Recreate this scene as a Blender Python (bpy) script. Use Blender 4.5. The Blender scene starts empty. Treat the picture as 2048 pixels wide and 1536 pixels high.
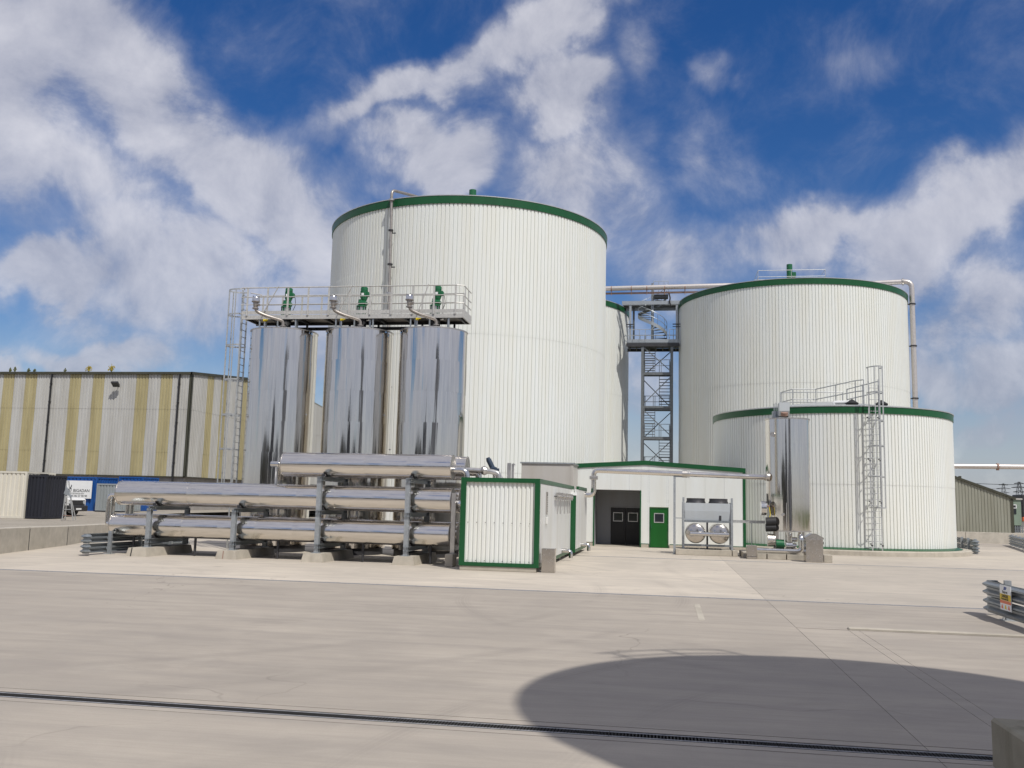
import bpy, math, random
from mathutils import Matrix, Vector
random.seed(7)
R = math.radians
sc = bpy.context.scene
C = sc.collection
PI = math.pi

# ------------------------------------------------------------------ camera
# the plant is laid out on one square grid: u = world x, v = world y; the camera stands at the origin
cam_d = bpy.data.cameras.new('camera')
cam = bpy.data.objects.new('camera', cam_d); C.objects.link(cam)
cam_d.sensor_width = 36.0
cam_d.lens = 36.0 * 1850 / 2048
cam_d.clip_start = 0.1; cam_d.clip_end = 6000
cam.matrix_world = Matrix.Translation((0, 0, 2.08)) @ Matrix.Rotation(R(9.5), 4, 'Z') @ Matrix.Rotation(R(97.3), 4, 'X') @ Matrix.Rotation(R(1.4), 4, 'Z')
sc.camera = cam

# ------------------------------------------------------------------ sun, sky
SUN_EL = R(54); SUN_H = Vector((0.636, -0.772, 0)).normalized()
SUN_V = Vector((SUN_H.x * math.cos(SUN_EL), SUN_H.y * math.cos(SUN_EL), math.sin(SUN_EL)))
sd = bpy.data.lights.new('sun', 'SUN'); so = bpy.data.objects.new('sun', sd); C.objects.link(so)
sd.energy = 2.5; sd.angle = R(0.55); sd.color = (1.0, 0.96, 0.90)
so.rotation_euler = (-SUN_V).to_track_quat('-Z', 'Y').to_euler(); so.location = (20, -20, 60)

world = bpy.data.worlds.new('World'); sc.world = world; world.use_nodes = True
wt = world.node_tree; wt.nodes.clear()
def WN(t, **k):
    n = wt.nodes.new(t)
    for a, b in k.items(): setattr(n, a, b)
    return n
def WL(a, b): wt.links.new(a, b)
def wmath(op, a, b=None, c=None, clamp=False):
    n = WN('ShaderNodeMath', operation=op, use_clamp=clamp)
    for i, x in enumerate((a, b, c)):
        if x is None: continue
        if isinstance(x, (int, float)): n.inputs[i].default_value = x
        else: WL(x, n.inputs[i])
    return n.outputs[0]
def wsmooth(x, a, b, lo=0.0, hi=1.0):
    n = WN('ShaderNodeMapRange', interpolation_type='SMOOTHSTEP')
    n.inputs[1].default_value = a; n.inputs[2].default_value = b; n.inputs[3].default_value = lo; n.inputs[4].default_value = hi
    WL(x, n.inputs[0]); return n.outputs[0]
def wnoise(vec, scale, detail, rough=0.55, dist=0.0):
    n = WN('ShaderNodeTexNoise'); n.inputs['Scale'].default_value = scale; n.inputs['Detail'].default_value = detail
    n.inputs['Roughness'].default_value = rough; n.inputs['Distortion'].default_value = dist
    WL(vec, n.inputs['Vector']); return n
sky = WN('ShaderNodeTexSky', sky_type='NISHITA'); sky.sun_disc = False
sky.sun_elevation = SUN_EL; sky.sun_rotation = math.atan2(SUN_H.x, SUN_H.y); sky.altitude = 0
sky.air_density = 1.0; sky.dust_density = 0.15; sky.ozone_density = 3.0
tcw = WN('ShaderNodeTexCoord'); D = tcw.outputs['Generated']
sx = WN('ShaderNodeSeparateXYZ'); WL(D, sx.inputs[0])
az = wmath('ARCTAN2', sx.outputs[0], sx.outputs[1]); el = wmath('ARCSINE', sx.outputs[2])
ae = WN('ShaderNodeCombineXYZ'); WL(az, ae.inputs[0]); WL(el, ae.inputs[1])
def vadd_noise(vec, src, scale, amp, detail):
    n = wnoise(src, scale, detail)
    s = WN('ShaderNodeVectorMath', operation='SUBTRACT'); WL(n.outputs['Color'], s.inputs[0]); s.inputs[1].default_value = (.5, .5, .5)
    m = WN('ShaderNodeVectorMath', operation='MULTIPLY'); WL(s.outputs[0], m.inputs[0]); m.inputs[1].default_value = (amp, amp, 0)
    a = WN('ShaderNodeVectorMath', operation='ADD'); WL(vec, a.inputs[0]); WL(m.outputs[0], a.inputs[1]); return a.outputs[0]
P = vadd_noise(ae.outputs[0], D, 5.0, 0.16, 3)
P = vadd_noise(P, D, 17.0, 0.07, 5)
# clouds of the day, by azimuth / elevation (radians), half widths, tilt, weight
BL = [(-0.684,0.364,0.077,0.118,0.00,0.90),(-0.587,0.406,0.103,0.067,-0.70,0.95),(-0.498,0.334,0.134,0.056,-0.73,0.95),(-0.626,0.315,0.134,0.056,-0.26,0.60),(-0.423,0.293,0.123,0.067,-0.52,0.80),(-0.650,0.221,0.067,0.039,0.17,1.00),(-0.590,0.145,0.072,0.026,0.09,0.80),(-0.672,0.123,0.031,0.026,0.00,0.80),(-0.536,0.235,0.150,0.085,0.35,0.72),(-0.269,0.356,0.077,0.051,0.00,0.85),(-0.289,0.425,0.118,0.028,0.49,0.75),(-0.144,0.493,0.134,0.041,0.49,0.85),(-0.125,0.421,0.067,0.049,0.00,0.95),(-0.100,0.325,0.103,0.082,0.00,0.70),(-0.001,0.240,0.103,0.046,0.00,0.50),(0.091,0.423,0.031,0.031,0.52,0.45),(-0.018,0.458,0.036,0.036,0.00,0.40),(0.048,0.357,0.056,0.046,0.52,0.35),(0.166,0.275,0.134,0.031,0.17,0.70),(0.286,0.294,0.134,0.046,0.31,0.90),(0.314,0.215,0.067,0.045,0.00,0.66),(0.263,0.160,0.056,0.062,0.00,0.80),(0.324,0.137,0.067,0.062,0.00,0.75),(0.305,0.076,0.087,0.046,0.00,0.70),(-0.400,0.187,0.110,0.070,0.00,0.66),(-0.011,0.123,0.062,0.072,0.00,0.55),(0.220,0.452,0.046,0.031,0.52,0.25)]
acc = None
for (a0, e0, ra, re, rot, wgt) in BL:
    mp = WN('ShaderNodeMapping', vector_type='TEXTURE')
    mp.inputs['Location'].default_value = (a0, e0, 0); mp.inputs['Rotation'].default_value = (0, 0, rot); mp.inputs['Scale'].default_value = (ra * 1.75, re * 1.75, 1)
    WL(P, mp.inputs['Vector'])
    ln = WN('ShaderNodeVectorMath', operation='LENGTH'); WL(mp.outputs[0], ln.inputs[0])
    g = wsmooth(ln.outputs['Value'], 1.0, 0.0, 0.0, wgt*0.9+0.08)
    acc = g if acc is None else wmath('SMOOTH_MAX', acc, g, 0.15)
fb = wnoise(D, 3.4, 9, 0.58, 0.3)                      # broken cloud; extra cover added outside the view to brighten shadows
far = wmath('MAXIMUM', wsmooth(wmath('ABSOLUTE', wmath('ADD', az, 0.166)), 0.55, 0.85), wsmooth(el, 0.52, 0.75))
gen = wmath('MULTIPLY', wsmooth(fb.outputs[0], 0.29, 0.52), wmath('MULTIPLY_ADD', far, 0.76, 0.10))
fine = wnoise(D, 9.0, 12, 0.64, 0.35)
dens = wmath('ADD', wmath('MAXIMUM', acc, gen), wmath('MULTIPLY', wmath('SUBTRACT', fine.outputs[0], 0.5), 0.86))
veil = wmath('MULTIPLY', wsmooth(dens, 0.02, 0.80), 0.66)
crisp = wmath('MULTIPLY', wsmooth(dens, 0.38, 0.66), 0.44)
low = wmath('MULTIPLY', wsmooth(el, 0.20, 0.0), 0.80)     # hazy cloud bank down at the horizon
alpha = wmath('MAXIMUM', wmath('SUBTRACT', 1.0, wmath('MULTIPLY', wmath('SUBTRACT', 1.0, veil), wmath('SUBTRACT', 1.0, crisp))), low)
shv = WN('ShaderNodeVectorMath', operation='ADD'); WL(D, shv.inputs[0]); shv.inputs[1].default_value = (0.012, -0.012, 0.030)
fine2 = wnoise(shv.outputs[0], 9.0, 6, 0.56, 0.35)
lit = wmath('MULTIPLY_ADD', wmath('SUBTRACT', fine.outputs[0], fine2.outputs[0]), 1.9, wmath('MULTIPLY_ADD', wsmooth(el, 0.02, 0.30), 0.42, wmath('MULTIPLY', crisp, 0.25)), clamp=True)
cmix = WN('ShaderNodeMix', data_type='RGBA'); WL(lit, cmix.inputs[0])
cmix.inputs[6].default_value = (2.25, 2.35, 2.85, 1); cmix.inputs[7].default_value = (4.55, 4.5, 4.75, 1)
smix = WN('ShaderNodeMix', data_type='RGBA'); WL(alpha, smix.inputs[0]); hsv = WN('ShaderNodeHueSaturation'); hsv.inputs['Saturation'].default_value = 1.35; hsv.inputs['Value'].default_value = 0.49; hsv.inputs['Hue'].default_value = 0.513; WL(sky.outputs[0], hsv.inputs['Color']); WL(hsv.outputs[0], smix.inputs[6]); WL(cmix.outputs[2], smix.inputs[7])
bg = WN('ShaderNodeBackground'); bg.inputs[1].default_value = 0.122; WL(smix.outputs[2], bg.inputs[0])
wo = WN('ShaderNodeOutputWorld'); WL(bg.outputs[0], wo.inputs[0])

sc.view_settings.view_transform = 'Standard'; sc.view_settings.look = 'None'
sc.view_settings.exposure = 0.49; sc.view_settings.gamma = 1.0
sc.view_settings.use_curve_mapping = False
sc.render.engine = 'CYCLES'
sc.cycles.use_denoising = True
sc.cycles.max_bounces = 8; sc.cycles.glossy_bounces = 6; sc.cycles.transparent_max_bounces = 8
sc.cycles.sample_clamp_indirect = 6.0
sc.cycles.caustics_reflective = False; sc.cycles.caustics_refractive = False

# ------------------------------------------------------------------ materials
class Mat:
    def __init__(s, name):
        s.m = bpy.data.materials.new(name); s.m.use_nodes = True; s.t = s.m.node_tree
        s.b = s.t.nodes['Principled BSDF']
    def N(s, t, **k):
        n = s.t.nodes.new(t)
        for a, b in k.items(): setattr(n, a, b)
        return n
    def L(s, a, b): s.t.links.new(a, b)
    def coords(s, scale, kind='Object'):
        tc = s.N('ShaderNodeTexCoord'); mp = s.N('ShaderNodeMapping'); mp.inputs['Scale'].default_value = scale
        if kind == 'World':
            g = s.N('ShaderNodeNewGeometry'); s.L(g.outputs['Position'], mp.inputs[0])
        else: s.L(tc.outputs[kind], mp.inputs[0])
        return mp.outputs[0]
    def noise(s, vec, scale=1.0, detail=6, rough=0.55, dist=0.0):
        n = s.N('ShaderNodeTexNoise'); n.inputs['Scale'].default_value = scale; n.inputs['Detail'].default_value = detail
        n.inputs['Roughness'].default_value = rough; n.inputs['Distortion'].default_value = dist
        s.L(vec, n.inputs['Vector']); return n.outputs[0]
    def ramp(s, f, stops):
        r = s.N('ShaderNodeValToRGB'); e = r.color_ramp.elements
        while len(e) < len(stops): e.new(0.5)
        for i, (p, c) in enumerate(stops):
            e[i].position = p; e[i].color = (c[0], c[1], c[2], 1) if not isinstance(c, (int, float)) else (c, c, c, 1)
        s.L(f, r.inputs[0]); return r.outputs[0]
    def mix(s, f, a, b, mode='MIX'):
        n = s.N('ShaderNodeMix', data_type='RGBA', blend_type=mode)
        for i, x in ((0, f), (6, a), (7, b)):
            if isinstance(x, (int, float)): n.inputs[i].default_value = x
            elif isinstance(x, tuple): n.inputs[i].default_value = (*x, 1) if len(x) == 3 else x
            else: s.L(x, n.inputs[i])
        return n.outputs[2]
    def math(s, op, a, b=0.0, c=0.0, clamp=False):
        n = s.N('ShaderNodeMath', operation=op, use_clamp=clamp)
        for i, x in enumerate((a, b, c)):
            if isinstance(x, (int, float)): n.inputs[i].default_value = x
            else: s.L(x, n.inputs[i])
        return n.outputs[0]
    def set(s, base=None, rough=None, metal=None, spec=None):
        for k, x in (('Base Color', base), ('Roughness', rough), ('Metallic', metal), ('Specular IOR Level', spec)):
            if x is None: continue
            i = s.b.inputs[k]
            if isinstance(x, tuple): i.default_value = (*x, 1)
            elif isinstance(x, (int, float)): i.default_value = x
            else: s.L(x, i)
    def bump(s, h, strength=0.3, dist=0.02):
        n = s.N('ShaderNodeBump'); n.inputs['Strength'].default_value = strength; n.inputs['Distance'].default_value = dist
        s.L(h, n.inputs['Height']); s.L(n.outputs[0], s.b.inputs['Normal'])

def paint(name, col, rough=0.42, dirt=0.12, streak=(0.9, 0.9, 0.12), spec=0.4):
    m = Mat(name); v = m.coords(streak, 'World')
    n = m.noise(v, 1.6, 7, 0.6); n2 = m.noise(m.coords((1, 1, 1), 'World'), 9.0, 5)
    dk = tuple(c * (1 - dirt * 1.6) * k for c, k in zip(col, (1.0, 0.98, 0.94)))
    c1 = m.ramp(n, [(0.35, dk), (0.62, col)])
    m.set(m.mix(m.ramp(n2, [(0.35, 0.0), (0.75, 0.5 * dirt * 4)]), c1, tuple(c * 0.93 for c in col)), rough, 0.0, spec)
    return m.m
def flat(name, col, rough=0.5, metal=0.0, var=0.12, scale=6.0):
    m = Mat(name); n = m.noise(m.coords((1, 1, 1)), scale, 6)
    m.set(m.ramp(n, [(0.3, tuple(c * (1 - var) for c in col)), (0.7, tuple(min(1, c * (1 + var)) for c in col))]), rough, metal)
    return m.m
def steel(name, streak, rough=0.10, strength=0.35, dist=0.012, col=(0.72, 0.70, 0.67)):
    m = Mat(name)
    oi = m.N('ShaderNodeObjectInfo'); mp = m.N('ShaderNodeMapping'); mp.inputs['Scale'].default_value = streak
    tc = m.N('ShaderNodeTexCoord')
    av = m.N('ShaderNodeVectorMath', operation='ADD'); m.L(tc.outputs['Object'], av.inputs[0])
    cb = m.N('ShaderNodeCombineXYZ'); r20 = m.math('MULTIPLY', oi.outputs['Random'], 40.0)
    for i in range(3): m.L(r20, cb.inputs[i])
    m.L(av.outputs[0], mp.inputs[0])
    a2 = m.N('ShaderNodeVectorMath', operation='ADD'); m.L(mp.outputs[0], a2.inputs[0]); m.L(cb.outputs[0], a2.inputs[1])
    n = m.noise(a2.outputs[0], 1.0, 3, 0.5)
    f = m.noise(a2.outputs[0], 7.0, 4, 0.6)
    m.set(m.ramp(f, [(0.3, tuple(c * 0.88 for c in col)), (0.7, col)]), m.ramp(f, [(0.3, rough * 0.7), (0.75, rough * 1.6)]), 1.0)
    m.bump(n, strength, dist)
    return m.m
def galv(name, col=(0.42, 0.45, 0.47), rough=0.42, metal=0.55):
    m = Mat(name); n = m.noise(m.coords((1, 1, 1), 'World'), 14.0, 5, 0.6); n2 = m.noise(m.coords((1, 1, 1), 'World'), 2.0, 4)
    c = m.mix(m.ramp(n2, [(0.4, 0.0), (0.7, 0.5)]), m.ramp(n, [(0.3, tuple(k * 0.78 for k in col)), (0.7, tuple(k * 1.12 for k in col))]), tuple(k * 0.8 for k in col))
    m.set(c, rough, metal); return m.m

def concrete_yard(name='yard_concrete', gain=(1, 1, 1)):
    m = Mat(name)
    w = m.coords((1, 1, 1), 'World')
    big = m.noise(w, 0.16, 6, 0.62, 0.4)
    mid = m.noise(w, 0.9, 7, 0.65, 0.2)
    brush = m.noise(m.coords((0.16, 1.5, 1), 'World'), 1.5, 8, 0.66)
    brush2 = m.noise(m.coords((0.7, 14.0, 1), 'World'), 1.6, 4, 0.6)
    fine = m.noise(w, 42.0, 4, 0.7)
    base = m.ramp(big, [(0.30, (0.340, 0.322, 0.296)), (0.52, (0.415, 0.390, 0.352)), (0.72, (0.490, 0.460, 0.410))])
    base = m.mix(m.ramp(brush, [(0.36, 0.60), (0.58, 0.0)]), base, (0.310, 0.295, 0.276))
    base = m.mix(m.ramp(mid, [(0.50, 0.0), (0.80, 0.55)]), base, (0.50, 0.475, 0.43))
    base = m.mix(m.ramp(brush2, [(0.35, 0.30), (0.60, 0.0)]), base, (0.33, 0.31, 0.285))
    # curved tyre marks worn into the slab
    g = m.N('ShaderNodeNewGeometry')
    def ring(cx, cy, rr, width, rng, amt, b):
        s = m.N('ShaderNodeVectorMath', operation='SUBTRACT'); m.L(g.outputs['Position'], s.inputs[0]); s.inputs[1].default_value = (cx, cy, 0)
        sp = m.N('ShaderNodeSeparateXYZ'); m.L(s.outputs[0], sp.inputs[0])
        l = m.math('SQRT', m.math('ADD', m.math('POWER', sp.outputs[0], 2.0), m.math('POWER', sp.outputs[1], 2.0)))
        d = m.math('ABSOLUTE', m.math('SUBTRACT', l, rr))
        k = m.math('SUBTRACT', 1.0, m.math('DIVIDE', d, width), clamp=True)
        tread = m.math('MULTIPLY_ADD', m.math('SINE', m.math('MULTIPLY', d, 105.0)), 0.35, 0.65)
        br = m.ramp(m.noise(w, 0.3, 3), [(0.40, 0.0), (0.58, 1.0)])
        f = m.math('MULTIPLY', m.math('MULTIPLY', m.math('POWER', k, 0.5), tread), m.math('MULTIPLY', br, amt))
        return m.mix(f, b, (0.24, 0.228, 0.215))
    for a in ((9.0, 6.0, 11.6, 0.16, 0, 0.36), (9.0, 6.0, 9.9, 0.16, 0, 0.36), (-16.0, 22.0, 14.5, 0.20, 0, 0.36), (-16.0, 22.0, 16.4, 0.20, 0, 0.36), (22.0, 34.0, 22.0, 0.22, 0, 0.36), (6.5, 22.0, 11.0, 0.18, 0, 0.36), (-12.0, 2.0, 8.4, 0.16, 0, 0.36)):
        base = ring(*a, base)
    vo = m.N('ShaderNodeTexVoronoi'); vo.inputs['Scale'].default_value = 0.55; m.L(m.coords((1, 1, 0), 'World'), vo.inputs['Vector'])
    spot = m.math('MULTIPLY', m.ramp(vo.outputs['Distance'], [(0.03, 1.0), (0.11, 0.0)]), m.ramp(m.noise(w, 0.4, 2), [(0.48, 0.0), (0.56, 0.55)]))
    base = m.mix(spot, base, (0.20, 0.188, 0.172))
    ck = m.N('ShaderNodeTexVoronoi', feature='DISTANCE_TO_EDGE'); ck.inputs['Scale'].default_value = 0.16
    wv = m.N('ShaderNodeVectorMath', operation='ADD'); m.L(m.coords((1, 1, 0), 'World'), wv.inputs[0]); nz = m.N('ShaderNodeTexNoise'); nz.inputs['Scale'].default_value = 1.2; m.L(w, nz.inputs['Vector']); m.L(nz.outputs['Color'], wv.inputs[1]); m.L(wv.outputs[0], ck.inputs['Vector'])
    crk = m.math('MULTIPLY', m.ramp(ck.outputs['Distance'], [(0.0008, 1.0), (0.0022, 0.0)]), m.ramp(m.noise(w, 0.12, 2), [(0.50, 0.0), (0.58, 0.5)]))
    base = m.mix(crk, base, (0.17, 0.16, 0.145))
    stain = m.noise(m.coords((0.5, 1.0, 1), 'World'), 0.55, 5, 0.7, 0.8)
    base = m.mix(m.ramp(stain, [(0.54, 0.0), (0.72, 0.42)]), base, (0.25, 0.238, 0.222))
    base = m.mix(m.ramp(fine, [(0.3, 0.16), (0.6, 0.0)]), base, (0.26, 0.25, 0.23))
    oi = m.N('ShaderNodeObjectInfo')
    hs = m.N('ShaderNodeHueSaturation'); m.L(base, hs.inputs['Color']); m.L(m.math('MULTIPLY_ADD', oi.outputs['Random'], 0.10, 0.95), hs.inputs['Value'])
    tint = m.mix(1.0, hs.outputs[0], gain, 'MULTIPLY')
    m.set(tint, m.ramp(mid, [(0.3, 0.72), (0.7, 0.92)]), 0.0, 0.25)
    m.bump(m.math('MULTIPLY_ADD', brush2, 0.5, fine), 0.25, 0.004)
    return m.m
def concrete(name, col, stainc=(0.25, 0.21, 0.16), amt=0.35):
    m = Mat(name); w = m.coords((1, 1, 1), 'World')
    a = m.noise(w, 2.2, 7, 0.65); b = m.noise(m.coords((1.5, 1.5, 0.25), 'World'), 2.4, 5); f = m.noise(w, 50, 3)
    c = m.ramp(a, [(0.3, tuple(k * 0.8 for k in col)), (0.7, tuple(k * 1.08 for k in col))])
    c = m.mix(m.ramp(b, [(0.55, 0.0), (0.78, amt)]), c, stainc)
    m.set(c, 0.88, 0.0, 0.2); m.bump(m.math('ADD', a, f), 0.3, 0.006); return m.m
def gravel(name):
    m = Mat(name); w = m.coords((1, 1, 1), 'World')
    v = m.N('ShaderNodeTexVoronoi'); v.inputs['Scale'].default_value = 16; m.L(w, v.inputs['Vector'])
    a = m.noise(w, 0.5, 6)
    c = m.mix(0.35, m.ramp(a, [(0.3, (0.25, 0.225, 0.19)), (0.7, (0.40, 0.36, 0.30))]), m.ramp(v.outputs['Color'], [(0.1, (0.18, 0.165, 0.14)), (0.9, (0.48, 0.44, 0.38))]))
    m.set(c, 0.95, 0, 0.1); m.bump(v.outputs['Distance'], 0.6, 0.02); return m.m
def grassland(name):
    m = Mat(name); w = m.coords((1, 1, 1), 'World')
    m.set(m.ramp(m.noise(w, 0.05, 8, 0.7), [(0.3, (0.06, 0.085, 0.03)), (0.55, (0.10, 0.11, 0.045)), (0.75, (0.17, 0.15, 0.08))]), 0.95, 0, 0.1); return m.m

M = dict(
    white=paint('white_cladding', (0.755, 0.775, 0.745), 0.45, 0.012),
    white2=paint('white_panel', (0.74, 0.765, 0.745), 0.40, 0.04),
    off=paint('white_container_side', (0.71, 0.72, 0.70), 0.42, 0.06),
    green=paint('green_trim', (0.009, 0.088, 0.029), 0.38, 0.10),
    green_door=paint('green_door', (0.006, 0.105, 0.014), 0.40, 0.08),
    motor_green=flat('motor_green', (0.012, 0.13, 0.05), 0.4),
    steel_v=steel('polished_steel_tank', (2.2, 2.2, 0.10), 0.085, 0.45, 0.06, (0.77, 0.73, 0.675)),
    steel_c=steel('polished_vessel', (3.0, 3.0, 0.2), 0.08, 0.10, 0.008, (0.78, 0.74, 0.69)),
    steel_h=steel('polished_steel_tube', (0.35, 2.2, 2.2), 0.17, 0.12, 0.006, (0.78, 0.745, 0.70)),
    steel_s=steel('steel_fitting', (3, 3, 3), 0.14, 0.15, 0.01, (0.70, 0.69, 0.67)),
    steel_m=steel('brushed_steel', (4, 4, 4), 0.32, 0.1, 0.005, (0.60, 0.57, 0.53)),
    pipe=flat('stainless_pipe', (0.62, 0.60, 0.57), 0.30, 0.9, 0.1),
    gaspipe=flat('pale_gas_pipe', (0.60, 0.56, 0.53), 0.38, 0.55, 0.08),
    galv=galv('galvanised_steel'),
    galv_l=galv('light_galvanised_rail', (0.55, 0.56, 0.55), 0.38, 0.5),
    tower=galv('tower_steel', (0.18, 0.195, 0.205), 0.5, 0.4), tower_d=galv('dark_tower_steel', (0.12, 0.13, 0.14), 0.5, 0.4),
    galv_d=galv('weathered_crash_barrier', (0.30, 0.33, 0.35), 0.40, 0.6),
    rail=galv('walkway_rail_grey', (0.56, 0.55, 0.52), 0.45, 0.2),
    darkm=flat('dark_steel', (0.055, 0.055, 0.06), 0.5, 0.4),
    dull=flat('dull_stainless', (0.36, 0.33, 0.30), 0.42, 0.7, 0.15),
    rung=flat('zinc_rung', (0.34, 0.35, 0.36), 0.5, 0.1, 0.1),
    sheet_steel=steel('stainless_sheet', (1.2, 1.2, 1.2), 0.20, 0.12, 0.006, (0.60, 0.565, 0.52)),
    black=flat('black_rubber', (0.015, 0.015, 0.016), 0.6),
    blackp=flat('black_door_paint', (0.012, 0.012, 0.014), 0.5, 0, 0.2),
    yard=concrete_yard('yard_concrete', (1.00, 0.945, 0.885)), yard_mid=concrete_yard('worn_yard_concrete', (1.12, 1.065, 0.99)), yard_pale=concrete_yard('pale_yard_concrete', (1.33, 1.26, 1.16)),
    sealant=flat('joint_sealant', (0.06, 0.056, 0.052), 0.8),
    block=concrete('precast_concrete', (0.47, 0.43, 0.36)),
    wallc=concrete('retaining_wall_concrete', (0.50, 0.465, 0.40), (0.3, 0.25, 0.19), 0.2),
    plinth=concrete('plinth_concrete', (0.46, 0.42, 0.35)),
    mossy=concrete('mossy_concrete', (0.33, 0.30, 0.23), (0.10, 0.09, 0.05), 0.6),
    gravel=gravel('gravel'), grass=grassland('field'),
    iron=flat('cast_iron_grate', (0.30, 0.30, 0.31), 0.6, 0.1, 0.25, 20),
    barn_w=paint('barn_white_sheet', (0.50, 0.495, 0.47), 0.55, 0.12),
    barn_y=paint('barn_yellow_sheet', (0.44, 0.385, 0.215), 0.5, 0.16),
    barn_t=paint('barn_dark_trim', (0.065, 0.065, 0.045), 0.5, 0.2),
    barn_wall=concrete('barn_base_wall', (0.36, 0.34, 0.32)),
    barn_g=paint('barn_grey_green_sheet', (0.31, 0.31, 0.255), 0.55, 0.12),
    c_white=paint('white_container_paint', (0.74, 0.71, 0.62), 0.5, 0.10),
    c_dark=paint('charcoal_container_paint', (0.022, 0.024, 0.034), 0.5, 0.2),
    c_blue=paint('blue_container_paint', (0.012, 0.085, 0.32), 0.45, 0.12),
    c_grey=paint('grey_container_paint', (0.30, 0.33, 0.34), 0.5, 0.1),
    porch=paint('grey_porch_lining', (0.36, 0.37, 0.39), 0.5, 0.06),
    annex=paint('pale_grey_box', (0.50, 0.48, 0.45), 0.5, 0.05),
    sign=flat('sign_white', (0.80, 0.81, 0.80), 0.4, 0, 0.03),
    ink=flat('sign_black', (0.02, 0.022, 0.024), 0.5),
    s_yellow=flat('sign_yellow', (0.75, 0.52, 0.01), 0.45), s_orange=flat('sign_orange', (0.72, 0.16, 0.06), 0.45), s_blue=flat('sign_blue', (0.02, 0.07, 0.28), 0.45),
    glass=flat('dark_glass', (0.025, 0.030, 0.036), 0.06, 0, 0.05),
    vehicle=flat('white_car_paint', (0.78, 0.78, 0.77), 0.25, 0, 0.02), bumper=flat('dark_bumper', (0.03, 0.03, 0.032), 0.55),
    lamp=flat('lamp_lens', (0.62, 0.64, 0.66), 0.12, 0.3), yellow=flat('yellow_valve', (0.75, 0.58, 0.02), 0.4),
    blue_m=flat('slate_blue_motor', (0.035, 0.055, 0.085), 0.4, 0.2), rust=flat('reddish_pipe', (0.30, 0.19, 0.15), 0.6),
    cooler=paint('cooler_casing', (0.50, 0.54, 0.57), 0.30, 0.04),
    leaf=flat('weed_leaf', (0.11, 0.12, 0.03), 0.7, 0, 0.35, 30), flower=flat('weed_flower', (0.42, 0.33, 0.03), 0.7, 0, 0.3, 30),
    slate=paint('slate_cladding', (0.09, 0.10, 0.115), 0.5, 0.1),
    cabin=paint('faded_green_cabin', (0.26, 0.34, 0.27), 0.55, 0.15), tank_grey=paint('grey_tank_cladding', (0.30, 0.32, 0.34), 0.5, 0.1),
)

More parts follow.
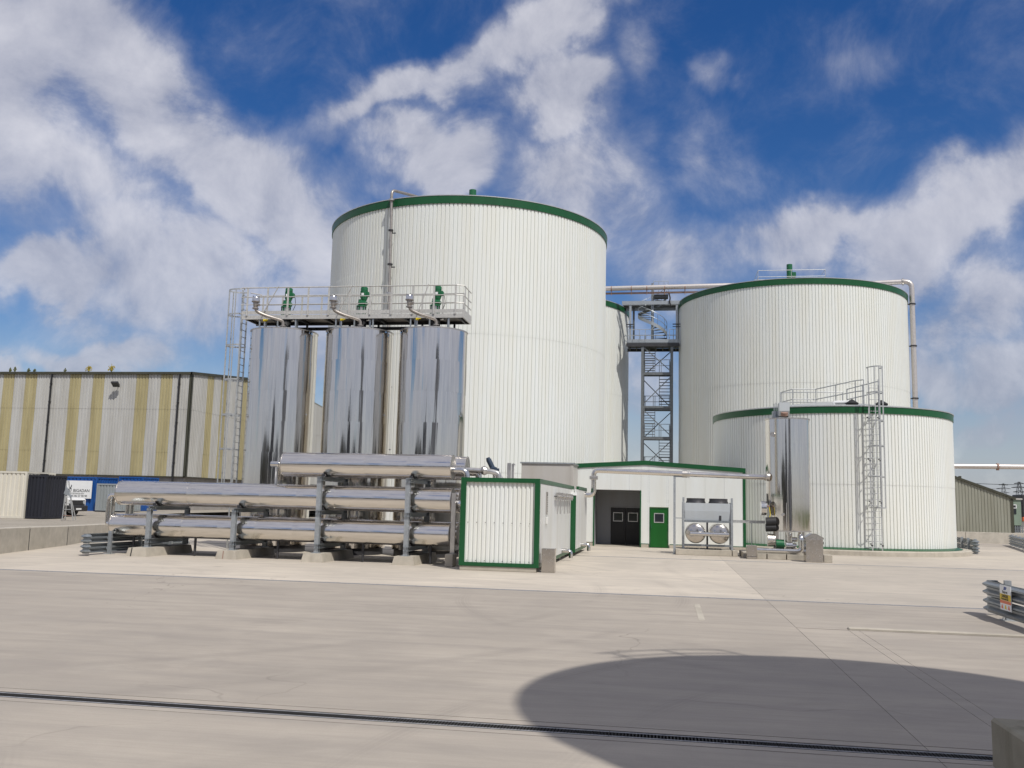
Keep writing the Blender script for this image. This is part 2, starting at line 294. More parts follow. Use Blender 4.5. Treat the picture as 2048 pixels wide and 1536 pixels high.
# ------------------------------------------------------------------ mesh helpers (all coordinates are world u, v, z)
class MB:
    def __init__(s): s.v = []; s.f = []
    def add(s, vs, fs):
        b = len(s.v); s.v += [tuple(p) for p in vs]; s.f += [tuple(i + b for i in f) for f in fs]; return s
    def box(s, a, b):
        x0, y0, z0 = a; x1, y1, z1 = b
        return s.add([(x0,y0,z0),(x1,y0,z0),(x1,y1,z0),(x0,y1,z0),(x0,y0,z1),(x1,y0,z1),(x1,y1,z1),(x0,y1,z1)],
                     [(0,3,2,1),(4,5,6,7),(0,1,5,4),(1,2,6,5),(2,3,7,6),(3,0,4,7)])
    def cbox(s, a, b, c=0.02):
        x0, y0, z0 = a; x1, y1, z1 = b; V = []; idx = {}
        for ix, X in enumerate((x0, x1)):
            for iy, Y in enumerate((y0, y1)):
                for iz, Z in enumerate((z0, z1)):
                    dx = c if ix == 0 else -c; dy = c if iy == 0 else -c; dz = c if iz == 0 else -c
                    for k, p in (('x', (X, Y+dy, Z+dz)), ('y', (X+dx, Y, Z+dz)), ('z', (X+dx, Y+dy, Z))):
                        idx[(ix,iy,iz,k)] = len(V); V.append(p)
        F = []
        for i in (0, 1):
            q = lambda k, *l: tuple(idx[(*t, k)] for t in l)
            F.append(q('x', (i,0,0),(i,1,0),(i,1,1),(i,0,1))); F.append(q('y', (0,i,0),(1,i,0),(1,i,1),(0,i,1))); F.append(q('z', (0,0,i),(1,0,i),(1,1,i),(0,1,i)))
            for j in (0, 1):
                F.append((idx[(0,i,j,'y')],idx[(1,i,j,'y')],idx[(1,i,j,'z')],idx[(0,i,j,'z')]))
                F.append((idx[(i,0,j,'x')],idx[(i,1,j,'x')],idx[(i,1,j,'z')],idx[(i,0,j,'z')]))
                F.append((idx[(i,j,0,'x')],idx[(i,j,1,'x')],idx[(i,j,1,'y')],idx[(i,j,0,'y')]))
                for k in (0, 1): F.append((idx[(i,j,k,'x')],idx[(i,j,k,'y')],idx[(i,j,k,'z')]))
        return s.add(V, F)
    def bar(s, p, q, w, h=None):                          # square bar between two points
        p = Vector(p); q = Vector(q); h = h or w; d = (q - p).normalized()
        up = Vector((0, 0, 1)) if abs(d.z) < 0.95 else Vector((0, 1, 0))
        a = d.cross(up).normalized() * w / 2; b = a.cross(d).normalized() * h / 2
        vs = [p-a-b, p+a-b, p+a+b, p-a+b, q-a-b, q+a-b, q+a+b, q-a+b]
        return s.add(vs, [(0,3,2,1),(4,5,6,7),(0,1,5,4),(1,2,6,5),(2,3,7,6),(3,0,4,7)])
    def cyl(s, p, q, r, n=16, r2=None, caps=True):
        p = Vector(p); q = Vector(q); r2 = r if r2 is None else r2; d = (q - p).normalized()
        up = Vector((0, 0, 1)) if abs(d.z) < 0.95 else Vector((1, 0, 0))
        a = d.cross(up).normalized(); b = d.cross(a).normalized()
        vs = []
        for c, rr in ((p, r), (q, r2)):
            for i in range(n):
                t = 2*PI*i/n; vs.append(c + a*math.cos(t)*rr + b*math.sin(t)*rr)
        fs = [(i, (i+1) % n, n+(i+1) % n, n+i) for i in range(n)]
        if caps: fs += [tuple(range(n))[::-1], tuple(range(n, 2*n))]
        return s.add(vs, fs)
    def path(s, pts, r, n=10, closed=False):
        pts = [Vector(p) for p in pts]; m = len(pts); rings = []; a = None
        for i, p in enumerate(pts):
            if closed: d = (pts[(i+1) % m] - pts[i-1])
            elif i == 0: d = pts[1] - p
            elif i == m-1: d = p - pts[-2]
            else: d = (pts[i+1] - p).normalized() + (p - pts[i-1]).normalized()
            d.normalize()
            if a is None:
                up = Vector((0, 0, 1)) if abs(d.z) < 0.9 else Vector((1, 0, 0)); a = d.cross(up).normalized()
            else:
                a = (a - d * a.dot(d)).normalized()
            b = d.cross(a); rings.append([p + a*math.cos(2*PI*k/n)*r + b*math.sin(2*PI*k/n)*r for k in range(n)])
        vs = [v for rg in rings for v in rg]; fs = []
        for i in range(m if closed else m-1):
            j = (i+1) % m
            fs += [(i*n+k, i*n+(k+1) % n, j*n+(k+1) % n, j*n+k) for k in range(n)]
        if not closed: fs += [tuple(range(n))[::-1], tuple((m-1)*n+k for k in range(n))]
        return s.add(vs, fs)
    def lathe(s, c, prof, n=48, cap0=False, cap1=False):
        vs = []; k = len(prof)
        for i in range(n):
            t = 2*PI*i/n
            for r, z in prof: vs.append((c[0]+r*math.cos(t), c[1]+r*math.sin(t), z))
        fs = [(i*k+j, ((i+1) % n)*k+j, ((i+1) % n)*k+j+1, i*k+j+1) for i in range(n) for j in range(k-1)]
        if cap0: fs.append(tuple(i*k for i in range(n))[::-1])
        if cap1: fs.append(tuple(i*k+k-1 for i in range(n)))
        return s.add(vs, fs)
    def lathe_x(s, c, prof, n=40):                        # axis along u; prof of (du, r)
        vs = []; k = len(prof)
        for i in range(n):
            t = 2*PI*i/n
            for du, r in prof: vs.append((c[0]+du, c[1]+r*math.cos(t), c[2]+r*math.sin(t)))
        fs = [(i*k+j, i*k+j+1, ((i+1) % n)*k+j+1, ((i+1) % n)*k+j) for i in range(n) for j in range(k-1)]
        if prof[0][1] > 0.001: fs.append(tuple(i*k for i in range(n)))
        if prof[-1][1] > 0.001: fs.append(tuple(i*k+k-1 for i in range(n))[::-1])
        return s.add(vs, fs)
    def strip(s, pts, z0, z1, closed=False):              # vertical sheet along a polyline; z may be a function of (u, v)
        Z0 = z0 if callable(z0) else (lambda p: z0); Z1 = z1 if callable(z1) else (lambda p: z1)
        m = len(pts); vs = [(p[0], p[1], Z0(p)) for p in pts] + [(p[0], p[1], Z1(p)) for p in pts]
        return s.add(vs, [(i, (i+1) % m, m+(i+1) % m, m+i) for i in range(m if closed else m-1)])
    def prism(s, poly, axis, lo, hi):                     # polygon in the plane across `axis` ('u','v','z')
        def P(a, b, c): return {'u': (c, a, b), 'v': (a, c, b), 'z': (a, b, c)}[axis]
        n = len(poly); vs = [P(a, b, lo) for a, b in poly] + [P(a, b, hi) for a, b in poly]
        return s.add(vs, [(i, (i+1) % n, n+(i+1) % n, n+i) for i in range(n)] + [tuple(range(n))[::-1], tuple(range(n, 2*n))])
    def sweep(s, path, prof):                             # closed profile (outward, z) along a level polyline of (u, v)
        pts = [Vector((p[0], p[1], 0)) for p in path]; m = len(pts); k = len(prof); vs = []
        for i, p in enumerate(pts):
            d = (pts[min(i+1, m-1)] - pts[max(i-1, 0)]).normalized(); o = Vector((d.y, -d.x, 0))
            vs += [(p.x + o.x*a, p.y + o.y*a, z) for a, z in prof]
        fs = [(i*k+j, (i+1)*k+j, (i+1)*k+(j+1) % k, i*k+(j+1) % k) for i in range(m-1) for j in range(k)]
        fs += [tuple(range(k)), tuple((m-1)*k+j for j in range(k))[::-1]]
        return s.add(vs, fs)

BASE = {}
def mesh_of(mb, name, mat, base=(0, 0, 0), smooth=True, ang=35):
    me = bpy.data.meshes.new(name)
    me.from_pydata([(x-base[0], y-base[1], z-base[2]) for x, y, z in mb.v], [], mb.f)
    me.materials.append(M[mat] if isinstance(mat, str) else mat)
    if smooth:
        me.polygons.foreach_set('use_smooth', [True]*len(me.polygons)); me.set_sharp_from_angle(angle=R(ang))
    me.update(); return me
def thing(name, label, cat, loc, group=None):
    o = bpy.data.objects.new(name, None); C.objects.link(o); o.location = loc; o.empty_display_size = 0.3
    o['label'] = label; o['category'] = cat
    if group: o['group'] = group
    BASE[o.name] = tuple(loc); return o
def part(parent, name, mb, mat, smooth=True, label=None, ang=35, stuff=False):
    b = BASE[parent.name]; me = mesh_of(mb, name, mat, b, smooth, ang)
    o = bpy.data.objects.new(name, me); C.objects.link(o); o.parent = parent; BASE[o.name] = b
    if label: o['label'] = label
    if stuff: o['kind'] = 'stuff'
    return o
def like(src, parent, off):                               # the same mesh again, shifted
    o = bpy.data.objects.new(src.name.split('.')[0], src.data); C.objects.link(o); o.parent = parent
    o.location = Vector(src.location) + Vector(off); BASE[o.name] = BASE[parent.name]; return o
def solo(name, mb, mat, label, cat, loc, group=None, smooth=True, ang=35):
    o = bpy.data.objects.new(name, mesh_of(mb, name, mat, loc, smooth, ang)); C.objects.link(o); o.location = loc
    o['label'] = label; o['category'] = cat
    if group: o['group'] = group
    BASE[o.name] = tuple(loc); return o
def structure(name, mb, mat, smooth=False):
    o = bpy.data.objects.new(name, mesh_of(mb, name, mat, (0, 0, 0), smooth)); C.objects.link(o); o['kind'] = 'structure'; BASE[o.name] = (0, 0, 0); return o
def fillet(pts, rad, k=6):
    pts = [Vector(p) for p in pts]; out = [pts[0]]
    for i in range(1, len(pts)-1):
        a = (pts[i-1]-pts[i]); b = (pts[i+1]-pts[i]); r = min(rad, a.length*0.49, b.length*0.49)
        p0 = pts[i] + a.normalized()*r; p1 = pts[i] + b.normalized()*r
        for j in range(k+1):
            t = j/k; out.append(p0*(1-t)**2 + pts[i]*2*t*(1-t) + p1*t*t)
    out.append(pts[-1]); return out
def text_mb(body, size, place):                           # lettering as thin solid letters; place maps (x, y, d) to world
    cu = bpy.data.curves.new('t', 'FONT'); cu.body = body; cu.size = size; cu.extrude = 0.002; cu.offset = size*0.012; cu.resolution_u = 3
    ob = bpy.data.objects.new('t', cu); C.objects.link(ob)
    dg = bpy.context.evaluated_depsgraph_get(); me = bpy.data.meshes.new_from_object(ob.evaluated_get(dg))
    mb = MB(); mb.add([place(v.co.x, v.co.y, v.co.z) for v in me.vertices], [tuple(p.vertices) for p in me.polygons])
    bpy.data.objects.remove(ob); bpy.data.curves.remove(cu); bpy.data.meshes.remove(me); return mb
def ribs(p0, p1, pitch, depth, crest=0.55):               # trapezoid sheet profile from p0 to p1 in plan; ribs stand to the right-hand side
    a = Vector((p0[0], p0[1])); b = Vector((p1[0], p1[1])); L = (b-a).length; d = (b-a)/L; o = Vector((d.y, -d.x))
    n = max(1, round(L/pitch)); w = L/n; out = []
    for i in range(n):
        for t, h in ((0.0, 1), (crest, 1), (crest+0.12, 0), (0.88, 0)):
            p = a + d*(i+t)*w + o*(depth*h); out.append((p.x, p.y))
    p = b + o*depth; out.append((p.x, p.y)); return out
def ribring(c, rad, n, depth, crest=0.60):
    out = []
    for i in range(n):
        for t, h in ((0.0, 1), (crest+.10, 1), (crest+0.15, 0), (0.93, 0)):
            g = 2*PI*(i+t)/n; r = rad + (0 if h else -depth); out.append((c[0]+r*math.cos(g), c[1]+r*math.sin(g)))
    return out

# ------------------------------------------------------------------ ground
structure('ground', MB().add([(-3000,-2500,-0.25),(3000,-2500,-0.25),(3000,3500,-0.25),(-3000,3500,-0.25)], [(0,1,2,3)]), 'grass')
yard = structure('concrete_yard', MB().add([(-48,-45,-0.004),(60,-45,-0.004),(60,110,-0.004),(-48,110,-0.004)], [(0,1,2,3)]), 'sealant')
def slab(u0, u1, v0, v1, z=0.0, mat='yard'):
    ju = 0.003; jv = 0.011           # joints widen towards the back of the yard
    return part(yard, 'slab', MB().cbox((u0+ju, v0+jv, -0.16), (u1-ju, v1-jv, z), 0.0015), mat, smooth=False)
for u0, u1 in ((-48, -17.5), (-17.5, 2.3), (2.3, 22), (22, 60)):
    slab(u0, u1, -45, -18); slab(u0, u1, -18, 8.61)
for u0, u1 in ((-48, -17.5), (-17.5, 2.3)):
    slab(u0, u1, 9.15, 22.29); slab(u0, u1, 22.51, 38.06, mat='yard_pale')
slab(2.3, 3.18, 9.15, 17.4); slab(3.18, 3.36, 9.15, 17.4); slab(3.36, 22, 9.15, 17.4)
slab(2.3, 22, 17.44, 22.29); slab(22, 60, 9.15, 22.29); slab(2.3, 14, 22.51, 38.06, mat='yard_mid'); slab(14, 60, 22.51, 38.06, mat='yard_mid')
for u0, u1 in ((-48, -17.5), (-17.5, 2.3), (2.3, 22), (22, 60)):
    slab(u0, u1, 38.34, 64, mat='yard_pale'); slab(u0, u1, 64, 110)
for u0, u1 in ((-30, -17.5), (-17.5, -9.0), (-9.0, 2.3), (2.3, 13)):     # edge strips of the drain
    slab(u0, u1, 8.61, 8.755); slab(u0, u1, 8.985, 9.15)
# patched strips let into the slab
for (u0, u1, v0, v1) in ((0.62, 0.74, 17.9, 20.8),):
    part(yard, 'patch_strip', MB().cbox((u0, v0, -0.02), (u1, v1, 0.004), 0.002), 'block', smooth=False)
part(yard, 'kerb_strip', MB().cbox((3.2, 17.46, -0.05), (14, 17.62, 0.035), 0.012), 'block', smooth=False)
# drain channel: each grating a part of its own
drain = thing('drain_channel', 'slotted iron drain channel running across the foreground concrete', 'drain', (-8, 8.87, 0))
part(drain, 'channel', MB().box((-16, 8.757, -0.20), (13, 8.772, -0.004)).box((-16, 8.968, -0.20), (13, 8.983, -0.004)).box((-16, 8.772, -0.20), (13, 8.968, -0.19)), 'sealant', smooth=False)
gm = MB(); gl = 0.5
gm.box((0, 8.775, -0.03), (gl-0.006, 8.803, -0.003)); gm.box((0, 8.937, -0.03), (gl-0.006, 8.965, -0.003))
ns = 16
for i in range(ns):
    x = 0.012 + (gl-0.03)*i/(ns-1); gm.box((x-0.0100, 8.803, -0.026), (x+0.0100, 8.937, -0.004))
gm.box((0.0, 8.862, -0.026), (gl-0.006, 8.878, -0.0045))
g0 = None
for i in range(44):
    if g0 is None:
        g0 = part(drain, 'grating', MB().add([(x-12.5, y, z) for x, y, z in gm.v], gm.f), 'iron', smooth=False)
    else: like(g0, drain, (gl*i, 0, 0))
sgm = MB().box((0,-.085,-.02),(.99,-.045,.0015)).box((0,.045,-.02),(.99,.085,.0015)).box((0,-.008,-.02),(.99,.008,.001))
for i in range(22): sgm.box((.02+i*.0445,-.045,-.018),(.038+i*.0445,.045,.0008))
for lab, v, ua, ub, k_ in (('narrow iron drain crossing the yard in front of the green-framed container', 22.4, -30, 24, 1.0), ('narrow iron drain crossing the yard in front of the twin-fan cooler and squat tank', 38.2, -3, 30, 1.25)):
    dn = thing('drain_channel', lab, 'drain', (ua, v, 0)); BASE[dn.name] = (0, 0, 0); dn.location = (0, 0, 0)
    part(dn, 'channel', MB().box((ua, v-.10*k_, -.03), (ub, v+.10*k_, -.0035)), 'sealant', smooth=False)
    g1 = None
    for i in range(ub-ua):
        if g1 is None: g1 = part(dn, 'grating', MB().add([(x+ua, y*k_+v, z) for x, y, z in sgm.v], sgm.f), 'iron', smooth=False)
        else: like(g1, dn, (i, 0, 0))
# raised gravel platform on the left, with its retaining wall of precast blocks
def plat(v):
    k = [(15, .80), (28, .78), (34, .68), (40, .58), (48, .60), (56, .86), (66, .92), (120, 1.0)]
    for (a, za), (b, zb) in zip(k, k[1:]):
        if v <= b: return za + (zb-za)*max(0, (v-a))/(b-a)
    return 1.0
def wall_u(v):
    k = [(12, -19.0), (27.7, -21.5), (33.2, -23.0), (39.7, -25.4), (47, -28.5), (53, -31.0)]
    for (a, ua), (b, ub) in zip(k, k[1:]):
        if v <= b: return ua + (ub-ua)*(v-a)/(b-a)
    return -31.0
vs = []; fs = []; rows = [12, 18, 24, 28, 31, 34, 37, 40, 44, 48, 53, 56, 60, 66, 80, 110]
for v in rows: vs += [(-120, v, plat(v)), (wall_u(v)-0.2, v, plat(v)), ]
for i in range(len(rows)-1): fs.append((2*i, 2*i+1, 2*i+3, 2*i+2))
structure('gravel_terrace', MB().add(vs, fs), 'gravel')
vs = [(-31.3, 53, plat(53)+0.002), (-14, 66, 0.70), (-14, 110, 0.9), (-31.3, 110, 0.95)]
structure('gravel_bank', MB().add([(-31.2, 53, plat(53)-.01), (-30, 66, 0.3), (-30, 110, 0.3), (-60, 110, plat(110)-.01), (-60, 53, plat(53)-.02)], [(0,1,2,3,4)]), 'gravel')
rw = thing('retaining_wall', 'low retaining wall of long precast concrete blocks at left', 'wall', (wall_u(28), 28, 0))
vv = 12.0
for L_ in (5.2, 5.0, 5.3, 2.3, 3.55, 6.6, 6.8, 6.0):
    a, b = vv+0.03, vv+L_-0.03
    za, zb = plat(a)+0.06, plat(b)+0.06; ua, ub = wall_u(a), wall_u(b); t = 0.35
    m = MB().add([(ua-t,a,-.1),(ua,a,-.1),(ub,b,-.1),(ub-t,b,-.1),(ua-t,a,za),(ua-.02,a,za),(ub-.02,b,zb),(ub-t,b,zb),(ua,a,za-.02),(ub,b,zb-.02)],
                 [(1,2,9,8),(8,9,6,5),(5,6,7,4),(4,7,3,0),(0,1,8,5,4),(2,3,7,6,9)])
    part(rw, 'block', m, 'wallc', smooth=False)
    q = vv+L_; part(rw, 'joint', MB().add([(wall_u(q)-.3,q-.028,0),(wall_u(q)-.004,q-.028,0),(wall_u(q)-.004,q+.028,0),(wall_u(q)-.3,q+.028,0),(wall_u(q)-.3,q-.028,plat(q)),(wall_u(q)-.004,q-.028,plat(q)),(wall_u(q)-.004,q+.028,plat(q)),(wall_u(q)-.3,q+.028,plat(q))], [(0,3,2,1),(4,5,6,7),(0,1,5,4),(1,2,6,5),(2,3,7,6),(3,0,4,7)]), 'sealant', smooth=False); vv += L_

# ------------------------------------------------------------------ digesters and tanks
def rail_ring(m, pts, z, hts, r): 
    for h in hts: m.path([(p[0], p[1], z+h) for p in pts], r, 6)
def mixer(t, c, z, s=1.0):
    mx = part(t, 'mixer_motor', MB().cyl((c[0],c[1],z),(c[0],c[1],z+0.45*s),0.42*s,16).cyl((c[0],c[1],z+0.45*s),(c[0],c[1],z+1.0*s),0.20*s,14).cyl((c[0]+.06*s,c[1],z+1.0*s),(c[0]+.06*s,c[1],z+2.3*s),0.26*s,14), 'motor_green')
    part(mx, 'terminal_box', MB().cbox((c[0]+.25*s,c[1]-.2*s,z+1.1*s),(c[0]+.62*s,c[1]+.2*s,z+1.55*s),.03), 'motor_green')
    part(mx, 'gearbox_flange', MB().cyl((c[0],c[1],z+.40*s),(c[0],c[1],z+.5*s),.50*s,16), 'motor_green')
def digester(label, c, rad, H, n, seams, group='large white digesters', railed=True):
    t = thing('digester_tank', label, 'tank', (c[0], c[1], 0), group)
    zs = [0.0] + seams + [H-0.44]
    for i, (a, b) in enumerate(zip(zs, zs[1:])):          # lapped courses of ribbed sheet
        part(t, 'cladding_course', MB().strip(ribring(c, rad + (0.010 if i % 2 else 0), n, 0.048), a, b+0.02, True), 'white', smooth=False)
    part(t, 'rim_fascia', MB().lathe(c, [(rad-0.05, H-0.46), (rad+0.05, H-0.46), (rad+0.055, H-0.02), (rad-0.05, H-0.02)], 160), 'green')
    rf = part(t, 'roof', MB().lathe(c, [(rad+0.04, H-0.018), (rad+0.075, H-0.018), (rad+0.075, H+0.03), (rad-0.1, H+0.06), (1.2, H+1.15), (0.01, H+1.2)], 120), 'galv_l')
    part(t, 'mixer_platform', MB().lathe(c, [(0.01,H+1.2),(1.9,H+1.2),(1.9,H+1.32),(0.01,H+1.32)], 24), 'galv')
    mixer(t, c, H+1.32, 0.92)
    if not railed: return t
    rl = MB(); q = [(c[0]-2.7, c[1]-1.6), (c[0]+2.7, c[1]-1.6), (c[0]+2.7, c[1]+1.6), (c[0]-2.7, c[1]+1.6), (c[0]-2.7, c[1]-1.6)]
    for h in (1.45, 2.0): rl.path([(x, y, H+.55+h) for x, y in q], 0.022, 6)
    for x, y in q[:4] + [(c[0], c[1]-1.6), (c[0], c[1]+1.6)]: rl.cyl((x,y,H+.75),(x,y,H+2.55),0.024,6)
    part(t, 'roof_railing', rl, 'galv_l')
    return t
D1 = (-12.845, 58.583); D2 = (10.315, 79.533); D3 = (-12.391, 82.588); ST = (8.833, 52.761)
dg1 = digester('tallest-looking white ribbed digester with green rim behind the three steel tanks', D1, 9.0, 19.35, 236, [3.7, 7.55, 11.41, 15.28], railed=False)
dg3 = digester('white digester mostly hidden behind the nearest one, beside the stair tower', D3, 9.1, 19.3, 238, [3.7, 7.5, 11.4, 15.25])
dg2 = digester('large white green-rimmed digester on the right, behind the squat white tank', D2, 9.2, 19.3, 240, [3.7, 7.5, 11.4, 15.22])
# vent pipe up the near digester
vp = part(dg1, 'vent_pipe', MB().path(fillet([(-15.30,49.60,2.0),(-15.62,49.68,19.80),(-14.8,51.5,20.05),(-13.6,53.4,20.05)], .3), 0.085, 12), 'dull')
for z in (5.0, 8.5, 12.2, 15.4, 17.4):
    f = (z-2)/17.8; x = -15.30-.32*f; y = 49.60+.08*f
    part(vp, 'pipe_bracket', MB().cyl((x,y,z-.04),(x,y,z+.04),.15,12).box((x-.02,y,z-.03),(x+.02,y+.34,z+.03)).box((x+.05,y-.02,z-.2),(x+.3,y+.02,z-.14)), 'darkm')
for z in (13.7, 19.2):
    f = (z-2)/17.8; x = -15.30-.32*f; y = 49.60+.08*f
    part(vp, 'flange', MB().cyl((x,y,z-.05),(x,y,z+.05),.18,14), 'steel_m')
# down pipe on the right-hand digester
dp = part(dg2, 'gas_down_pipe', MB().path(fillet([(15.2,77.4,20.45),(19.45,76.75,20.45),(19.45,76.75,1.0)], .55, 8), 0.20, 14), 'gaspipe')
for z in (18.6, 15.2, 11.0, 7.0):
    part(dp, 'pipe_clamp', MB().cyl((19.45,76.75,z-.05),(19.45,76.75,z+.05),.26,14).bar((19.3,76.8,z),(18.9,77.0,z),.07), 'darkm')
part(dp, 'flange', MB().cyl((18.75,76.85,20.45),(18.87,76.83,20.45),.28,14), 'steel_m')
for x in (16.4, 18.0): part(dp, 'pipe_support', MB().cyl((x,77.1,19.4),(x,77.1,20.3),.03,6), 'galv')
# gas pipes bridging the digesters
gp = thing('gas_pipe', 'thick pale gas pipe running level between the digester tops', 'pipe', (-14, 78, 19.3))
part(gp, 'pipe_run', MB().path(fillet([(-14,79.5,19.6),(-14,78.0,20.38),(6.4,78.0,20.64),(8.2,78.0,20.1)], .4), 0.205, 14), 'gaspipe')
for x in (-4.6,-2.9,-1.6,-.1,1.6): part(gp, 'clamp', MB().cyl((x-.04,78,20.47),(x+.04,78,20.47),.245,12).cyl((x,78,19.9),(x,78,20.3),.03,6), 'rust')
gq = thing('gas_pipe', 'thin reddish-grey pipe running just below the thick gas pipe between digesters', 'pipe', (-14, 78.1, 19.3))
part(gq, 'pipe_run', MB().path([(-13,78.1,20.05),(3.4,78.1,20.12),(4.2,78.1,19.7)], 0.085, 10), 'rust')
part(gq, 'drop_hose', MB().path(fillet([(.28,78.1,20.0),(.38,78.05,19.6),(.3,78.0,19.3),(.45,78.0,18.9)], .15), 0.06, 8), 'black')

# squat storage tank with kerb ring
stt = thing('storage_tank', 'squat white ribbed tank with green rim and caged ladder, in front at right', 'tank', (ST[0], ST[1], 0))
for i, (a, b) in enumerate(((0.34, 3.34), (3.34, 6.80))):
    part(stt, 'cladding_course', MB().strip(ribring(ST, 6.15+0.010*i, 216, 0.040), a, b+.02, True), 'white', smooth=False)
part(stt, 'rim_fascia', MB().lathe(ST, [(6.10,6.77),(6.20,6.77),(6.205,7.09),(6.10,7.09)], 128), 'green')
part(stt, 'base_trim', MB().lathe(ST, [(6.05,0.10),(6.42,0.215),(6.42,0.26),(6.16,0.335),(6.08,0.345)], 128), 'green')
part(stt, 'roof', MB().lathe(ST, [(6.19,7.092),(6.23,7.092),(6.23,7.14),(6.1,7.16),(1.0,7.9),(0.01,7.92)], 96), 'galv_l')
part(stt, 'kerb_ring', MB().lathe(ST, [(6.86,-0.1),(6.84,0.20),(6.80,0.235),(6.50,0.245),(6.0,0.20)], 128), 'plinth')
def caged_ladder(t, p, out, z0, z1, ztop, zcage, hoops, depth=0.72, width=0.46, mat='galv_l', hook=False):
    """p: foot point midway between the stiles; out: unit vector the cage bulges towards"""
    o = Vector((out[0], out[1])).normalized(); s = Vector((-o.y, o.x)); P0 = Vector((p[0], p[1]))
    st = MB()
    for k in (-1, 1):
        a = P0 + s*k*width/2; st.bar((a.x,a.y,z0),(a.x,a.y,z1),0.055,0.03)
    lad = part(t, 'ladder', st, mat, smooth=False)
    n = int((z1-z0)/0.28)
    a = P0 - s*width/2; b = P0 + s*width/2
    r0 = part(lad, 'rung', MB().cyl((a.x,a.y,z0+.2),(b.x,b.y,z0+.2),0.014,6), 'rung')
    for i in range(1, n): like(r0, lad, (0,0,i*0.28))
    def hoop_pts(z):
        pts = []
        for i in range(13):
            g = PI*i/12; w = 0.36*math.cos(g); d = 0.08 + (depth-.08)*math.sin(g); q = P0 + s*w + o*d; pts.append((q.x,q.y,z))
        e0 = P0 + s*0.30; e1 = P0 - s*0.30
        return [(e0.x,e0.y,z)] + pts + [(e1.x,e1.y,z)]
    for z in hoops:
        h = MB(); pts = hoop_pts(z)
        for q0, q1 in zip(pts, pts[1:]): h.bar(q0, q1, 0.012, 0.06)
        part(lad, 'cage_hoop', h, mat, smooth=False)
    for i in (2, 5, 7, 9, 12):
        q = hoop_pts(0)[i]; part(lad, 'cage_bar', MB().bar((q[0],q[1],zcage),(q[0],q[1],ztop),0.045,0.012), mat, smooth=False)
    return lad, P0, o, s
LP = (9.86, 46.33); LO = ((LP[0]-ST[0])/6.35, (LP[1]-ST[1])/6.35)
lad, P0, o_, s_ = caged_ladder(stt, LP, LO, 0.2, 8.1, 8.95, 2.25, (2.25, 3.7, 5.15, 6.35, 7.7, 8.92))
for z in (0.55, 2.55, 4.55, 6.55):
    m = MB()
    for k in (-1, 1):
        a = P0 + s_*k*.25; m.bar((a.x,a.y,z),(a.x-o_.x*.24,a.y-o_.y*.24,z),.05).box((a.x-.05,a.y-.02,z-.1),(a.x+.05,a.y+.02,z-.04))
    part(lad, 'wall_bracket', m, 'darkm', smooth=False)
rr = MB(); za = 7.16
def posts(m, l, z0, z1):
    for x, y in l: m.cyl((x,y,z0),(x,y,z1),.026,8)
A_ = [(9.30,47.75),(8.65,49.4),(7.95,51.2),(6.75,51.2),(6.35,52.6)]; B_ = [(10.45,47.85),(10.0,49.5),(9.55,51.2)]; B2 = [(9.55,52.5),(7.7,52.5),(6.3,52.8)]
for l in (A_, B_, B2):
    for h in (8.5, 7.95): rr.path([(x,y,h) for x, y in l], 0.028, 8)
    posts(rr, l, za, 8.5)
for h in (8.5, 7.95):
    rr.path([(9.30,47.75,h),(9.62,47.35,h)], .028, 8); rr.path([(10.45,47.85,h),(10.3,47.35,h)], .028, 8)
posts(rr, [(9.62,47.35),(10.3,47.35)], za-.1, 8.5)
part(stt, 'roof_railing', rr, 'galv_l')
part(stt, 'roof_pipe', MB().path(fillet([(8.3,47.9,7.2),(8.3,47.9,7.42),(9.1,47.7,7.42)], .1), .09, 10), 'sign')
for x, y in ((9.1, 47.6), (10.55, 47.9)): part(stt, 'roof_vent', MB().lathe((x,y), [(.30,7.30),(.32,7.36),(.02,7.56)], 16, True), 'black')

# tank behind the camera whose shadow falls across the foreground
SH = (7.88, 3.287)
sht = thing('storage_tank', 'grey steel tank with a railed top, out of frame, casting the round shadow', 'tank', (SH[0], SH[1], 0))
part(sht, 'shell', MB().lathe(SH, [(3.52,0),(3.52,12.9),(3.45,13.0)], 72), 'tank_grey')
part(sht, 'roof', MB().lathe(SH, [(3.45,13.0),(0.5,13.15),(0.01,13.15)], 72), 'galv')
rm = MB(); aa = [R(a) for a in range(100, 140, 4)]; ring = [(SH[0]+3.2*math.cos(a), SH[1]+3.2*math.sin(a)) for a in aa]
for h in (13.6, 14.1): rm.path([(x,y,h) for x, y in ring], .03, 6)
for x, y in ring[::4]: rm.cyl((x,y,13),(x,y,14.1),.03,6)
part(sht, 'railing', rm, 'galv')
for lab, u0, u1, v, ez, pz, mt in (('tall slate-grey gabled silo house behind the camera, out of frame', -19, -9, -30, 7.5, 13.5, 'slate'), ('long low dark shed behind the camera to the left, out of frame', -52, -21, -26, 6.5, 8.5, 'barn_t'), ('dark green workshop behind the camera to the right, out of frame', -3, 22, -36, 6, 9, 'slate')):
    sh = thing('warehouse', lab, 'building', ((u0+u1)/2, v, 0)); mid = (u0+u1)/2
    part(sh, 'wall', MB().prism([(u0,0),(u1,0),(u1,ez),(mid,pz),(u0,ez)], 'v', v-18, v), mt, smooth=False)
    part(sh, 'roof', MB().prism([(u0-.4,ez-.1),(mid,pz+.05),(u1+.4,ez-.1),(u1+.4,ez+.15),(mid,pz+.3),(u0-.4,ez+.15)], 'v', v-18.4, v+.4), 'darkm', smooth=False)
    for k in range(3):
        w_ = (u1-u0)/3; part(sh, 'roller_door', MB().box((u0+w_*k+w_*.25,v,0),(u0+w_*k+w_*.75,v+.08,min(5,ez*.6))), 'barn_g' if k % 2 else 'darkm', smooth=False)
